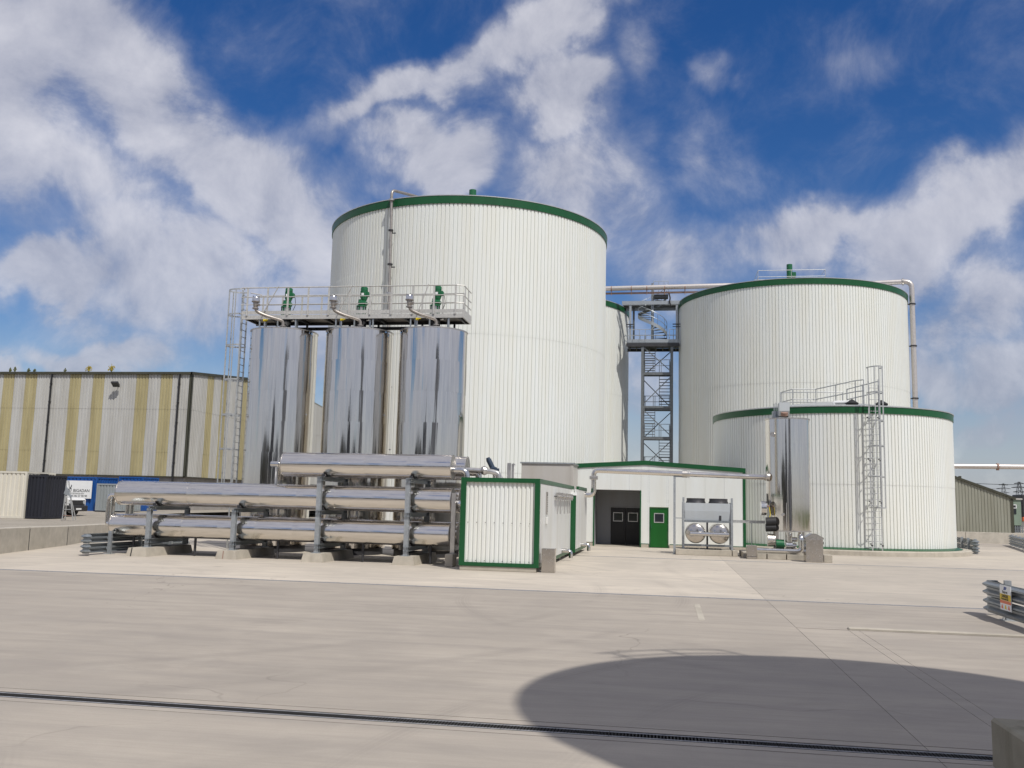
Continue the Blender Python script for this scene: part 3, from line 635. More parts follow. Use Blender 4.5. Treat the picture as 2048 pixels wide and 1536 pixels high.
# ------------------------------------------------------------------ three polished steel tanks
tank_u = (-15.05, -11.90, -8.90); TV = 34.5; TR = 1.31
names = ('left', 'middle', 'right')
tlab = ('leftmost of the three polished steel tanks, next to the caged ladder', 'middle one of the three polished steel tanks under the walkway', 'rightmost of the three polished steel tanks, against the white digester')
for ti, cu in enumerate(tank_u):
    c = (cu, TV); dz = (0.0, -0.02, -0.02)[ti]
    t = thing('steel_tank', tlab[ti], 'tank', (cu, TV, 0), 'polished steel process tanks')
    zs = [0.25, 1.38, 2.57, 3.76, 4.95, 6.14, 7.33, 8.58+dz]
    for i, (a, b) in enumerate(zip(zs, zs[1:])):
        part(t, 'shell_course', MB().lathe(c, [(TR+0.004*(i % 2), a+.004), (TR+0.004*(i % 2)+.001, (a+b)/2), (TR+0.004*(i % 2), b+.004)], 96), 'steel_v')
    part(t, 'top_rim', MB().lathe(c, [(TR-.02,8.55+dz),(TR+.02,8.555+dz),(TR+.02,8.60+dz),(TR-.05,8.61+dz)], 72), 'steel_m')
    part(t, 'lid', MB().lathe(c, [(TR-.03,8.59+dz),(.3,8.69+dz),(.01,8.69+dz)], 48), 'steel_m')
    part(t, 'base_skirt', MB().lathe(c, [(TR-.08,0),(TR-.08,.26)], 48), 'darkm')
    mu = cu+0.02; mv = TV-0.05
    part(t, 'mixer_mount', MB().lathe((mu,mv), [(.24,8.66),(.27,8.72),(.22,8.80),(.22,9.10),(.30,9.12),(.30,9.17),(.05,9.18)], 20), 'darkm')
    sf = part(t, 'mixer_lantern', MB().cyl((mu,mv,9.17),(mu,mv,9.62),.155,14), 'steel_m')
    for g in range(6): part(sf, 'lantern_bar', MB().bar((mu+.165*math.cos(g*PI/3+.3),mv+.165*math.sin(g*PI/3+.3),9.17),(mu+.165*math.cos(g*PI/3+.3),mv+.165*math.sin(g*PI/3+.3),9.62),.05,.02), 'motor_green', smooth=False)
    gb = part(t, 'gearbox', MB().cyl((mu,mv,9.60),(mu,mv,9.65),.20,16).cbox((mu-.12,mv-.14,9.65),(mu+.22,mv+.14,9.85),.05).cyl((mu-.02,mv,9.84),(mu-.02,mv,9.90),.11,12), 'motor_green')
    mo = part(t, 'motor', MB().lathe((mu+.09,mv), [(.10,9.86),(.12,9.90),(.135,9.95),(.135,10.26),(.145,10.27),(.145,10.38),(.10,10.41),(.01,10.41)], 18), 'motor_green')
    for k in range(12):
        g = 2*PI*k/12; part(mo, 'cooling_fin', MB().bar((mu+.09+.142*math.cos(g),mv+.142*math.sin(g),9.97),(mu+.09+.142*math.cos(g),mv+.142*math.sin(g),10.25),.012,.03), 'motor_green', smooth=False)
    part(mo, 'terminal_box', MB().cbox((mu+.20,mv-.09,10.02),(mu+.32,mv+.09,10.20),.02), 'motor_green')
    part(mo, 'name_plate', MB().box((mu+.03,mv-.158,10.05),(mu+.13,mv-.146,10.14)), 'sign', smooth=False)
    part(mo, 'cable', MB().path(fillet([(mu+.36,mv,10.02),(mu+.42,mv-.05,9.7),(mu+.3,mv-.1,9.4),(mu+.34,mv-.1,9.17)], .12), .012, 6), 'black')
    # breather pipe with silver cap
    vu = cu-.62; vv_ = 33.05
    bp = part(t, 'breather_pipe', MB().path(fillet([(cu+.30,33.62,8.58),(cu+.30,33.62,8.90),(cu-.30,33.2,9.05),(vu+.03,vv_,9.18),(vu,vv_,9.42)], .14), .062, 10), 'dull')
    part(bp, 'flange', MB().cyl((cu+.30,33.62,8.68),(cu+.30,33.62,8.72),.12,14), 'dull')
    vb = part(t, 'relief_valve', MB().lathe((vu,vv_), [(.062,9.26),(.12,9.27),(.12,9.31),(.08,9.34),(.10,9.42),(.10,9.52),(.16,9.54),(.16,9.57)], 20), 'dull')
    part(vb, 'valve_cap', MB().lathe((vu,vv_), [(.15,9.572),(.145,9.70),(.13,9.73),(.01,9.74)], 20), 'steel_s')
    part(vb, 'side_port', MB().cyl((vu+.05,vv_-.02,9.42),(vu+.18,vv_-.05,9.42),.055,12), 'dull')
    for k in range(4):
        g = k*PI/2+.6; part(vb, 'cap_stud', MB().cyl((vu+.11*math.cos(g),vv_+.11*math.sin(g),9.73),(vu+.11*math.cos(g),vv_+.11*math.sin(g),9.78),.015,6), 'darkm')
    yv = part(t, 'sampling_valve', MB().cyl((cu-.42,33.5,8.58),(cu-.42,33.5,8.90),.022,8), 'pipe')
    part(yv, 'yellow_handle', MB().cbox((cu-.47,33.44,8.86),(cu-.37,33.56,8.95),.015).box((cu-.40,33.42,8.90),(cu-.26,33.46,8.93)), 'yellow', smooth=False)
    part(t, 'sight_glass', MB().cyl((cu+TR*.93-.02,TV-.35,5.28),(cu+TR*.93+.06,TV-.45,5.28),.03,8), 'steel_s')
    for k in range(3): part(t, 'deck_bracket', MB().bar((cu-.75+.75*k,33.78,8.55),(cu-.75+.75*k,33.78,9.0),.05), 'galv', smooth=False)

# access walkway over the steel tanks
wk = thing('access_walkway', 'grey metal walkway with railings spanning the tops of the three steel tanks', 'walkway', (-12.1, 34.4, 8.8))
U0, U1, VF, VB = -16.55, -7.62, 33.72, 35.10; zf = 9.16
for k, (a, b) in enumerate(((-16.5,-15.35),(-14.72,-13.1),(-13.1,-12.2),(-11.58,-10.0),(-10.0,-9.2),(-8.58,-7.66))):
    part(wk, 'deck_panel', MB().box((a+.01,VF+.06,zf-.05),(b-.01,VB-.06,zf)), 'annex', smooth=False)
for a, b in ((-15.35,-14.72),(-12.2,-11.58),(-9.2,-8.58)):
    part(wk, 'deck_panel', MB().box((a+.01,VB-.36,zf-.05),(b-.01,VB-.06,zf)), 'annex', smooth=False)
for v in (VF, VB-.06):
    part(wk, 'edge_beam', MB().box((U0,v,zf-.16),(U1,v+.055,zf+.005)), 'rail' if v == VF else 'darkm', smooth=False)
for v in (VF-.012, VB):
    part(wk, 'toe_board', MB().box((U0,v,zf+.03),(U1,v+.012,zf+.17)), 'rail', smooth=False)
part(wk, 'end_beam', MB().box((U1,VF-.012,zf-.16),(U1+.05,VB,zf+.17)), 'rail', smooth=False)
for k in range(9):
    u = U0+.15+k*(U1-U0-.3)/8; part(wk, 'cross_beam', MB().box((u-.035,VF+.057,zf-.16),(u+.035,VB-.062,zf-.055)), 'darkm', smooth=False)
part(wk, 'rear_pipe', MB().cyl((-15.4,VB+.1,zf-.28),(-9.0,VB+.1,zf-.28),.07,10), 'darkm')
for u in (-15.6,-14.3,-12.5,-11.3,-9.5,-8.2): part(wk, 'support_leg', MB().bar((u,33.9,8.55),(u,33.9,zf-.16),.07), 'galv', smooth=False); part(wk, 'support_leg', MB().bar((u,34.95,8.55),(u,34.95,zf-.16),.07), 'darkm', smooth=False)
pu = [U0+.22+i*(U1-U0-.5)/10 for i in range(11)]
for v, mt in ((VF-.03, 'rail'), (VB+.03, 'rail')):
    for u in pu: part(wk, 'railing_post', MB().box((u-.035,v-.012,zf-.02),(u+.035,v+.012,zf+1.08)), mt, smooth=False)
    for h, r in ((1.10,.024),(.72,.018),(.42,.016)):
        part(wk, 'handrail', MB().cyl((U0-.05,v,zf+h),(U1-.25,v,zf+h),r,8), mt)
for h in (1.10,.72,.42): part(wk, 'handrail', MB().path([(U1-.25,VF-.03,zf+h),(U1+.02,VF+.1,zf+h),(U1+.02,VB+.03,zf+h)],.02,8), 'rail')
for v in (VF+.35,VF+.95): part(wk, 'railing_post', MB().box((U1+.008,v-.035,zf-.02),(U1+.032,v+.035,zf+1.08)), 'rail', smooth=False)
for a, b in ((-15.67,-15.04),(-12.58,-12.02),(-9.37,-8.96)):
    part(wk, 'brace_rod', MB().cyl((a,VF-.06,zf),(b,VF-.06,zf+1.14),.02,8), 'rail')
caged_ladder(wk, (-16.68, 34.2), (-1, 0), 0.05, 10.25, 10.28, 2.4, (2.55, 3.9, 5.25, 6.65, 8.02, 9.27, 10.27), depth=.68)
part(wk, 'ladder_side_rail', MB().path([(-16.6,34.5,10.25),(-16.3,34.9,10.25)], .022, 8).path([(-16.6,33.95,10.25),(-16.5,33.7,10.25)], .022, 8), 'rail')

# ------------------------------------------------------------------ heat exchanger tubes on their rack
pads = [(-16.85, 28.75), (-14.35, 28.95), (-11.6, 29.02), (-8.68, 29.12)]
padlab = ('leftmost concrete sleeper under the steel tubes, with a dark cable strap', 'rust-streaked concrete sleeper, second from left under the steel tubes', 'concrete sleeper third from left under the steel tubes', 'concrete sleeper nearest the green-framed container under the steel tubes')
pu_ = (-17.33, -14.25, -11.30, -8.27)
for i, ((u, v), lb) in enumerate(zip(pads, padlab)):
    cx = pu_[i]
    b = thing('concrete_sleeper', lb, 'concrete block', (cx, v, 0), 'concrete sleepers under the tube rack')
    w0, w1 = .37, .31
    part(b, 'front_block', MB().add([(cx-w0,v,0),(cx+w0,v,0),(cx+w0,v+1.55,0),(cx-w0,v+1.55,0),(cx-w1,v+.04,.28),(cx+w1,v+.04,.28),(cx+w1,v+1.55,.28),(cx-w1,v+1.55,.28)], [(0,1,5,4),(1,2,6,5),(2,3,7,6),(3,0,4,7),(4,5,6,7)]), 'block', smooth=False)
    part(b, 'rear_block', MB().add([(cx-w0,v+1.57,0),(cx+w0,v+1.57,0),(cx+w0,v+3.1,0),(cx-w0,v+3.1,0),(cx-w1,v+1.57,.28),(cx+w1,v+1.57,.28),(cx+w1,v+3.06,.28),(cx-w1,v+3.06,.28)], [(0,1,5,4),(1,2,6,5),(2,3,7,6),(3,0,4,7),(4,5,6,7)]), 'block', smooth=False)
    if i == 0: part(b, 'cable_strap', MB().bar((cx-.19,v-.006,.0),(cx-.17,v+.032,.285),.03,.012), 'black', smooth=False)
    if i == 1: part(b, 'rust_stain', MB().bar((cx-.10,v-.003,.02),(cx-.10,v+.034,.27),.035,.004), 'rust', smooth=False)
rack = thing('tube_rack', 'grey galvanised post rack carrying the stacked polished steel tubes', 'rack', (-12, 30.5, 0.28))
tops = (1.60, 1.62, 2.76, 2.79)
def hpost(u, v, z0, z1):
    return MB().box((u-.075,v-.075,z0),(u+.075,v-.063,z1)).box((u-.075,v+.063,z0),(u+.075,v+.075,z1)).box((u-.007,v-.063,z0),(u+.007,v+.063,z1)).box((u-.12,v-.12,z0),(u+.12,v+.12,z0+.02))
for u, tp in zip(pu_, tops):
    part(rack, 'post', hpost(u, 29.42, .28, tp), 'galv', smooth=False)
    part(rack, 'post', hpost(u, 31.95, .28, tp), 'galv', smooth=False)
    for z in ((.50,) if tp < 2 else (.50,)) + ((1.60,) if tp > 1.5 else ()) + ((2.71,) if tp > 2 else ()):
        part(rack, 'cross_beam', MB().box((u-.06,29.30,z-.07),(u+.10,32.02,z-.055)).box((u-.06,29.30,z+.055),(u+.10,32.02,z+.07)).box((u+.012,29.30,z-.055),(u+.028,32.02,z+.055)), 'galv_d', smooth=False)
        for vv_ in (29.98, 31.2): part(rack, 'saddle', MB().prism([(vv_-.34,z+.07),(vv_+.34,z+.07),(vv_+.34,z+.17),(vv_+.2,z+.12),(vv_,z+.085),(vv_-.2,z+.12),(vv_-.34,z+.17)], 'u', u-.03, u+.07), 'darkm', smooth=False)
for u in (-18.2,-15.9,-12.9,-9.9,-7.6):
    part(rack, 'stub_support', MB().cyl((u,30.0,0.02),(u,30.0,.60),.045,8), 'darkm')
def tube(label, u0, u1, v, z, r, left='dome', group='polished steel heat exchanger tubes'):
    t = thing('insulated_tube', label, 'steel tube', ((u0+u1)/2, v, z-r), group)
    n = round((u1-u0)/1.32)
    for i in range(n):
        a = u0+(u1-u0)*i/n; b = u0+(u1-u0)*(i+1)/n; rr_ = r + (0.004 if i % 2 else 0)
        part(t, 'cladding_section', MB().lathe_x((a,v,z), [(0,rr_-.002),(.01,rr_),((b-a)*.5,rr_+.001),(b-a+.004,rr_)], 64), 'steel_h', ang=60)
    part(t, 'end_cap', MB().lathe_x((u1,v,z), [(.004,r+.008),(.03,r+.008),(.034,r-.03),(.036,.02)], 48), 'steel_m', ang=50)
    part(t, 'end_cap', MB().lathe_x((u0,v,z), [(-.036,.02),(-.034,r-.03),(-.03,r+.008),(.004,r+.008)], 48), 'steel_m', ang=50)
    return t
rw_ = (('front', 30.0), ('rear', 31.2))
tA = tube('bottom front polished steel tube, resting lowest on the rack', -18.95, -6.95, 30.0, .98, .385)
tube('bottom rear polished steel tube, behind the lowest front tube', -18.95, -6.95, 31.2, .98, .385)
tB = tube('middle-row front polished steel tube, full rack length', -18.78, -6.92, 30.0, 2.09, .415)
tube('middle-row rear polished steel tube, behind the full-length front one', -18.78, -6.92, 31.2, 2.09, .415)
tC = tube('short top front polished steel tube on the tall right half of the rack', -12.80, -6.95, 30.0, 3.19, .405)
tD = tube('short top rear polished steel tube, its end showing beside the front one', -12.80, -6.72, 31.2, 3.20, .405)
# return bends and manifolds
for t, uu, zz in ((tB, -19.0, 2.09),):
    for k, vv_ in enumerate((29.86, 30.14, 31.06, 31.34)):
        part(t, 'return_bend', MB().path(fillet([(-18.8,vv_,2.0),(-19.18,vv_,2.0),(-19.18,vv_,1.0),(-18.95,vv_,1.0)], .16), .075, 10), 'steel_s')
part(tC, 'inlet_stub', MB().cyl((-13.3,30.0,3.19),(-12.8,30.0,3.19),.10,14).cyl((-13.02,30,3.19),(-12.98,30,3.19),.17,16), 'steel_s')
part(tC, 'stub_leg', MB().cyl((-13.1,30.0,2.5),(-13.1,30.0,3.1),.05,8), 'sign')
part(tC, 'outlet_bend', MB().path(fillet([(-6.95,29.95,3.1),(-6.45,29.95,3.1),(-6.45,29.95,2.55)], .22, 8), .11, 14), 'steel_s')
part(tD, 'outlet_bend', MB().path(fillet([(-6.72,31.1,3.05),(-6.28,31.1,3.05),(-6.28,31.1,2.84)], .18, 8), .11, 14), 'steel_s')
part(tD, 'outlet_pipe', MB().path(fillet([(-6.72,30.9,3.15),(-5.9,30.9,3.12),(-5.55,30.9,3.05),(-5.55,30.9,2.84)], .12, 6), .085, 12), 'pipe')
part(tD, 'valve_body', MB().lathe_x((-6.05,30.9,3.13), [(-.12,.02),(-.1,.12),(0,.16),(.1,.12),(.12,.02)], 18), 'steel_m')
part(tB, 'outlet_bend', MB().path(fillet([(-6.92,29.9,2.0),(-6.55,29.9,2.0),(-6.42,29.9,1.7)], .2, 8), .12, 14), 'steel_s')
part(rack, 'riser_pipe', MB().box((-6.86,29.62,.18),(-6.72,29.72,2.35)).box((-6.58,29.75,.1),(-6.44,29.85,2.3)), 'pipe', smooth=False)
solo('concrete_pedestal', MB().cbox((-6.92,29.2,0),(-6.66,29.78,.40),.02), 'block', 'small upright concrete foot by the container corner under a steel riser', 'concrete block', (-6.79,29.5,0), smooth=False)

# ------------------------------------------------------------------ green-framed pump container
CU0, CU1, CV0 = -6.22, -3.76, 28.1; CZ0, CZ1 = .16, 2.82
pc = thing('pump_container', 'white ribbed plant container with dark green frame in the middle of the yard', 'container', ((CU0+CU1)/2, CV0, 0))
part(pc, 'front_panel', MB().strip(ribs((CU0+.15,CV0+.10),(CU1-.15,CV0+.10),.137,.035,.50), CZ0+.08, CZ1-.10), 'white', smooth=False)
part(pc, 'front_frame', MB().box((CU0,CV0,CZ0-.02),(CU0+.165,CV0+.14,CZ1)).box((CU1-.155,CV0,CZ0-.02),(CU1,CV0+.14,CZ1)).box((CU0+.165,CV0,CZ1-.135),(CU1-.155,CV0+.14,CZ1)).box((CU0+.165,CV0,CZ0-.02),(CU1-.155,CV0+.14,CZ0+.09)), 'green', smooth=False)
for i in range(8):
    for z in (.30, 1.45): 
        u = CU0+.24+i*.274; part(pc, 'fixing_screw', MB().cyl((u,CV0+.06,z),(u,CV0+.052,z),.014,6), 'darkm')
CU2 = CU1+.20; VM = 37.7; VE = 43.0
for a, b, cu_ in ((CV0+.14, VM-.02, CU1), (VM+.10, VE, CU2)):
    n = round((b-a)/.95)
    for i in range(n):
        p, q = a+(b-a)*i/n, a+(b-a)*(i+1)/n
        part(pc, 'side_panel', MB().cbox((cu_-.07,p+.004,CZ0+.10),(cu_-.012,q-.004,CZ1-.14),.006), 'off', smooth=False)
    part(pc, 'bottom_rail', MB().box((cu_-.10,a,CZ0-.02),(cu_-.006,b,CZ0+.095)), 'green', smooth=False)
part(pc, 'core_body', MB().box((CU0+.04,CV0+.15,CZ0),(CU1-.10,VM,CZ1-.15)), 'off', smooth=False)
part(pc, 'core_body', MB().box((CU0+.04,VM+.11,CZ0),(CU2-.10,VE,CZ1-.15)), 'off', smooth=False)
for i in range(7):
    p = CV0+.14+(VE-CV0-.14)*i/7; q = CV0+.14+(VE-CV0-.14)*(i+1)/7; cu_ = CU2 if p > VM-.5 else CU1
    part(pc, 'top_rail', MB().box((cu_-.10,p+.004,CZ1-.135),(cu_,q-.004,CZ1)), 'green', smooth=False)
part(pc, 'roof', MB().box((CU0+.02,CV0+.15,CZ1-.14),(CU1-.11,VE,CZ1-.02)), 'annex', smooth=False)
part(pc, 'corner_post', MB().box((CU1-.03,VM,CZ0-.02),(CU2-.008,VM+.10,2.42)), 'green', smooth=False)
part(pc, 'door_hood', MB().box((CU1-.05,VM-.03,2.43),(CU2+.03,VM+.12,2.55)), 'sign', smooth=False)
part(pc, 'end_wall', MB().box((CU0,VE,CZ0),(CU2-.01,VE+.08,CZ1-.005)), 'off', smooth=False)
part(pc, 'footing', MB().cbox((CU0+.02,CV0+.03,0),(CU1-.08,CV0+.45,.137),.012), 'block', smooth=False)
part(pc, 'footing', MB().cbox((CU0+.02,35,0),(CU1-.15,35.5,.14),.012), 'block', smooth=False); part(pc, 'footing', MB().cbox((CU0+.02,42.3,0),(CU1-.2,42.8,.14),.012), 'block', smooth=False)
# valves along the container side
mf = part(pc, 'valve_manifold', MB().cyl((CU1+.10,31.9,2.33),(CU1+.10,37.0,2.33),.045,10), 'pipe')
for k, v in enumerate((32.0, 32.9, 34.2, 35.5, 36.2)):
    part(mf, 'drop_pipe', MB().cyl((CU1+.10,v,2.33),(CU1+.10,v,1.72),.022,8), 'pipe')
    part(mf, 'valve', MB().cyl((CU1+.10,v+.30,2.22),(CU1+.10,v+.30,2.46),.085,10).cyl((CU1+.02,v+.3,2.33),(CU1+.2,v+.3,2.33),.06,10), 'steel_m')
    part(mf, 'stand_off', MB().bar((CU1-.01,v-.1,2.33),(CU1+.10,v-.1,2.33),.03), 'darkm', smooth=False)
th = part(pc, 'gauge_strip', MB().box((CU1-.01,29.7,1.72),(CU1+.03,29.84,2.45)), 'steel_m', smooth=False)
for k in range(8): part(th, 'gauge_mark', MB().box((CU1+.03,29.72,1.82+k*.07),(CU1+.034,29.82,1.85+k*.07)), 'black', smooth=False)
part(th, 'tank_symbol', MB().prism([(29.71,2.43),(29.83,2.43),(29.80,2.33),(29.74,2.33)], 'u', CU1+.031, CU1+.036), 'black', smooth=False)
part(th, 'junction_box', MB().cbox((CU1-.01,29.68,1.42),(CU1+.06,29.9,1.64),.01), 'off', smooth=False)
for v, cu_ in ((34.6, CU1), (40.3, CU2)):
    part(pc, 'drain_elbow', MB().path(fillet([(cu_-.05,v,.36),(cu_+.33,v,.36),(cu_+.33,v,.10)], .20, 8), .075, 12), 'steel_s')
# pipework standing on the container roof
part(pc, 'roof_pump_leg', MB().path(fillet([(-6.05,33.0,2.70),(-6.05,33.0,3.15),(-7.0,33.0,3.22)], .15), .085, 12), 'pipe')
part(pc, 'roof_pipe', MB().path([(-6.10,32.9,3.30),(-5.62,32.9,2.70)], .065, 10), 'pipe')
rmo = part(pc, 'roof_motor', MB().cyl((-6.12,32.9,3.26),(-6.30,32.9,3.60),.095,14).cyl((-6.30,32.9,3.60),(-6.33,32.9,3.66),.075,14), 'blue_m')
part(rmo, 'gearbox', MB().cbox((-6.22,32.78,3.16),(-5.98,33.02,3.34),.04).cyl((-6.0,32.9,3.24),(-5.9,32.9,3.24),.05,10), 'blue_m')
part(pc, 'vent_stack', MB().box((-5.66,33.2,2.70),(-5.53,33.32,3.50)).box((-5.50,33.24,2.70),(-5.42,33.32,3.46)), 'pipe', smooth=False)
part(pc, 'stack_cap', MB().prism([(-5.50,3.46),(-5.36,3.42),(-5.42,3.50)], 'v', 33.22, 33.34), 'pipe', smooth=False)
part(pc, 'pipe_prop', MB().cyl((-6.75,33.0,2.70),(-6.75,33.0,3.15),.03,8), 'darkm')
cab = thing('steel_cabinet', 'small stainless box standing at the front right corner of the green-framed container', 'cabinet', (-3.48, 28.35, 0))
part(cab, 'body', MB().cbox((-3.70,28.28,0),(-3.29,28.62,.72),.008), 'sheet_steel', smooth=False)
part(cab, 'flap', MB().cbox((-3.69,28.262,.42),(-3.30,28.278,.71),.004), 'sheet_steel', smooth=False)

# ------------------------------------------------------------------ white plant building
VF_ = 47.6; E0, E1, PK = -6.0, 3.93, -1.02
def rz(u): return 4.36 - abs(u-PK)*0.062
wb = thing('plant_building', 'white panelled building with green gable trim and a dark recessed entrance', 'building', ((E0+E1)/2, VF_, 0))
js = [E0+.05]; u = .09-.94*6
while u < E1-.12:
    if u > E0+.3: js.append(u)
    u += .94
js.append(E1-.11)
PO0, PO1, POZ = -3.60, -1.21, 2.85; DO0, DO1, DOZ = -.78, .17, 2.0
def panel(a, b, z0, z1=None):
    top = (lambda u: rz(u)-.20) if z1 is None else (lambda u: z1)
    poly = [(a+.004,z0),(b-.004,z0),(b-.004,top(b))] + ([(PK,top(PK))] if a < PK < b else []) + [(a+.004,top(a))]
    part(wb, 'wall_panel', MB().prism(poly, 'v', VF_, VF_+.08), 'white2', smooth=False)
for a, b in zip(js, js[1:]):
    segs = [(a, b)]
    cuts = [x for x in (PO0, PO1, DO0, DO1) if a < x < b]
    ed = [a] + cuts + [b]
    for p, q in zip(ed, ed[1:]):
        mid = (p+q)/2; z0 = .20
        if PO0 < mid < PO1: z0 = POZ
        elif DO0 < mid < DO1: z0 = DOZ+.03
        panel(p, q, z0)
gt = MB()
gt.prism([(E0-.05,rz(E0)-.22),(PK,rz(PK)-.22),(PK,rz(PK)),(E0-.05,rz(E0))], 'v', VF_-.05, VF_+.10)
part(wb, 'gable_trim', gt, 'green', smooth=False)
part(wb, 'gable_trim', MB().prism([(PK,rz(PK)-.22),(E1+.02,rz(E1)-.22),(E1+.02,rz(E1)),(PK,rz(PK))], 'v', VF_-.05, VF_+.10), 'green', smooth=False)
part(wb, 'corner_trim', MB().box((E1-.11,VF_-.03,.16),(E1+.02,VF_+.1,rz(E1)-.22)), 'green', smooth=False)
part(wb, 'base_trim', MB().box((PO1,VF_-.012,.16),(DO0-.06,VF_+.06,.20)), 'green', smooth=False); part(wb, 'base_trim', MB().box((DO1+.06,VF_-.012,.16),(E1-.11,VF_+.06,.20)), 'green', smooth=False)
for a, b in ((E0,PO0-.02),(PO1+.02,DO0-.04),(DO1+.04,E1)):
    part(wb, 'plinth', MB().cbox((a,VF_-.03,-.02),(b,VF_+.2,.16),.01), 'plinth', smooth=False)
part(wb, 'side_wall', MB().box((E1-.06,VF_+.1,0),(E1,48.9,rz(E1)-.2)).box((E0,VF_+.1,0),(E0+.06,52.4,rz(E0)-.2)), 'white2', smooth=False)
part(wb, 'roof', MB().prism([(E0-.05,rz(E0)-.19),(PK,rz(PK)-.19),(E1,rz(E1)-.19),(E1,rz(E1)-.02),(PK,rz(PK)-.02),(E0-.05,rz(E0)-.02)], 'v', VF_+.1, 49.0), 'galv_l', smooth=False)
part(wb, 'roof', MB().prism([(E0-.05,rz(E0)-.19),(PK,rz(PK)-.19),(1.5,rz(1.5)-.19),(1.5,rz(1.5)-.02),(PK,rz(PK)-.02),(E0-.05,rz(E0)-.02)], 'v', 49.01, 52.4), 'galv_l', smooth=False)
PB = 50.2
part(wb, 'porch_lining', MB().box((PO0-.05,VF_+.081,0),(PO0+.0,PB,POZ)).box((PO1,VF_+.081,0),(PO1+.05,PB,POZ)).box((PO0,VF_+.081,POZ),(PO1,PB,POZ+.05)).box((PO0,PB,0),(PO1+.05,PB+.06,POZ)), 'porch', smooth=False)
part(wb, 'porch_lining', MB().box((PO0,VF_+.3,0),(PO0+.02,VF_+1.6,POZ-.02)), 'porch', smooth=False)
part(wb, 'jamb_trim', MB().box((PO0-.015,VF_-.02,0),(PO0+.045,VF_+.09,POZ)), 'green', smooth=False)
part(wb, 'jamb_trim', MB().box((PO1-.045,VF_-.02,0),(PO1+.015,VF_+.09,POZ)), 'green', smooth=False)
part(wb, 'porch_floor', MB().box((PO0,VF_+.02,-.01),(PO1,PB,.012)), 'plinth', smooth=False)
for a, b, lb in ((-2.87,-2.085,'left black entrance door leaf'),(-2.075,-1.30,'right black entrance door leaf')):
    d = part(wb, 'door', MB().cbox((a,PB-.06,.02),(b,PB-.005,1.95),.006), 'blackp', smooth=False, label=lb)
    wu = (a+b)/2
    part(d, 'window_frame', MB().box((wu-.26,PB-.075,1.22),(wu+.26,PB-.061,1.26)).box((wu-.26,PB-.075,1.66),(wu+.26,PB-.061,1.70)).box((wu-.26,PB-.075,1.26),(wu-.22,PB-.061,1.66)).box((wu+.22,PB-.075,1.26),(wu+.26,PB-.061,1.66)), 'sign', smooth=False)
    part(d, 'window_pane', MB().box((wu-.22,PB-.070,1.26),(wu+.22,PB-.062,1.66)), 'glass', smooth=False)
part(wb, 'door_frame', MB().box((-2.93,PB-.05,0),(-2.87,PB-.002,2.0)).box((-2.87,PB-.05,1.955),(-1.24,PB-.002,2.0)), 'porch', smooth=False)
d = part(wb, 'door', MB().cbox((DO0+.05,VF_+.015,.02),(DO1-.05,VF_+.06,DOZ-.04),.008), 'green_door', smooth=False, label='bright green side door with square window')
part(wb, 'door_frame', MB().box((DO0,VF_-.01,0),(DO0+.048,VF_+.08,DOZ)).box((DO1-.048,VF_-.01,0),(DO1,VF_+.08,DOZ)).box((DO0+.048,VF_-.01,DOZ-.038),(DO1-.048,VF_+.08,DOZ)), 'green', smooth=False)
part(d, 'window_frame', MB().box((-.55,VF_,1.25),(-.05,VF_+.014,1.29)).box((-.55,VF_,1.69),(-.05,VF_+.014,1.73)).box((-.55,VF_,1.29),(-.51,VF_+.014,1.69)).box((-.09,VF_,1.29),(-.05,VF_+.014,1.69)), 'galv_l', smooth=False)
part(d, 'window_pane', MB().box((-.51,VF_+.005,1.29),(-.09,VF_+.014,1.69)), 'glass', smooth=False)
part(d, 'handle', MB().cyl((DO0+.11,VF_-.03,.95),(DO0+.11,VF_-.03,1.2),.012,8).cyl((DO0+.11,VF_-.03,1.18),(DO0+.11,VF_+.02,1.18),.01,6).cyl((DO0+.11,VF_-.03,.97),(DO0+.11,VF_+.02,.97),.01,6), 'motor_green')
ax = thing('annex_box', 'plain pale grey box building between the white digester and the gabled building', 'building', (-5.6, 46.5, 0))
part(ax, 'wall', MB().box((-6.95,45.0,0),(-4.42,47.5,4.0)), 'annex', smooth=False)
part(ax, 'roof', MB().box((-7.02,44.94,4.0),(-4.36,47.5,4.07)), 'galv', smooth=False)
part(ax, 'corner_trim', MB().box((-4.55,44.98,0),(-4.41,45.12,3.99)), 'annex', smooth=False)

# long insulated pipe from the container to the vessel
lp = thing('insulated_pipe', 'long shiny pipe crossing in front of the white building to the steel vessel', 'pipe', (-3.6, 42, 2.4))
part(lp, 'pipe_run', MB().path(fillet([(-3.72,42,2.50),(-3.18,42,2.50),(-3.18,42,3.62),(4.45,42,3.44)], .22, 8), .115, 16), 'steel_h')
part(lp, 'clamp', MB().cbox((-3.36,41.84,3.20),(-3.0,42.16,3.36),.02), 'steel_m')
part(lp, 'flange', MB().cyl((.75,42,3.527),(.98,42,3.522),.165,18).cyl((1.02,42,3.521),(1.06,42,3.52),.175,18), 'steel_m')
part(lp, 'flange', MB().cyl((4.30,42,3.444),(4.36,42,3.442),.16,16), 'steel_m')
part(lp, 'support_post', MB().box((.36,41.95,0),(.46,42.05,3.38)).box((.36,41.95,3.38),(.95,42.05,3.42)).box((.30,41.9,0),(.52,42.1,.015)), 'galv', smooth=False)

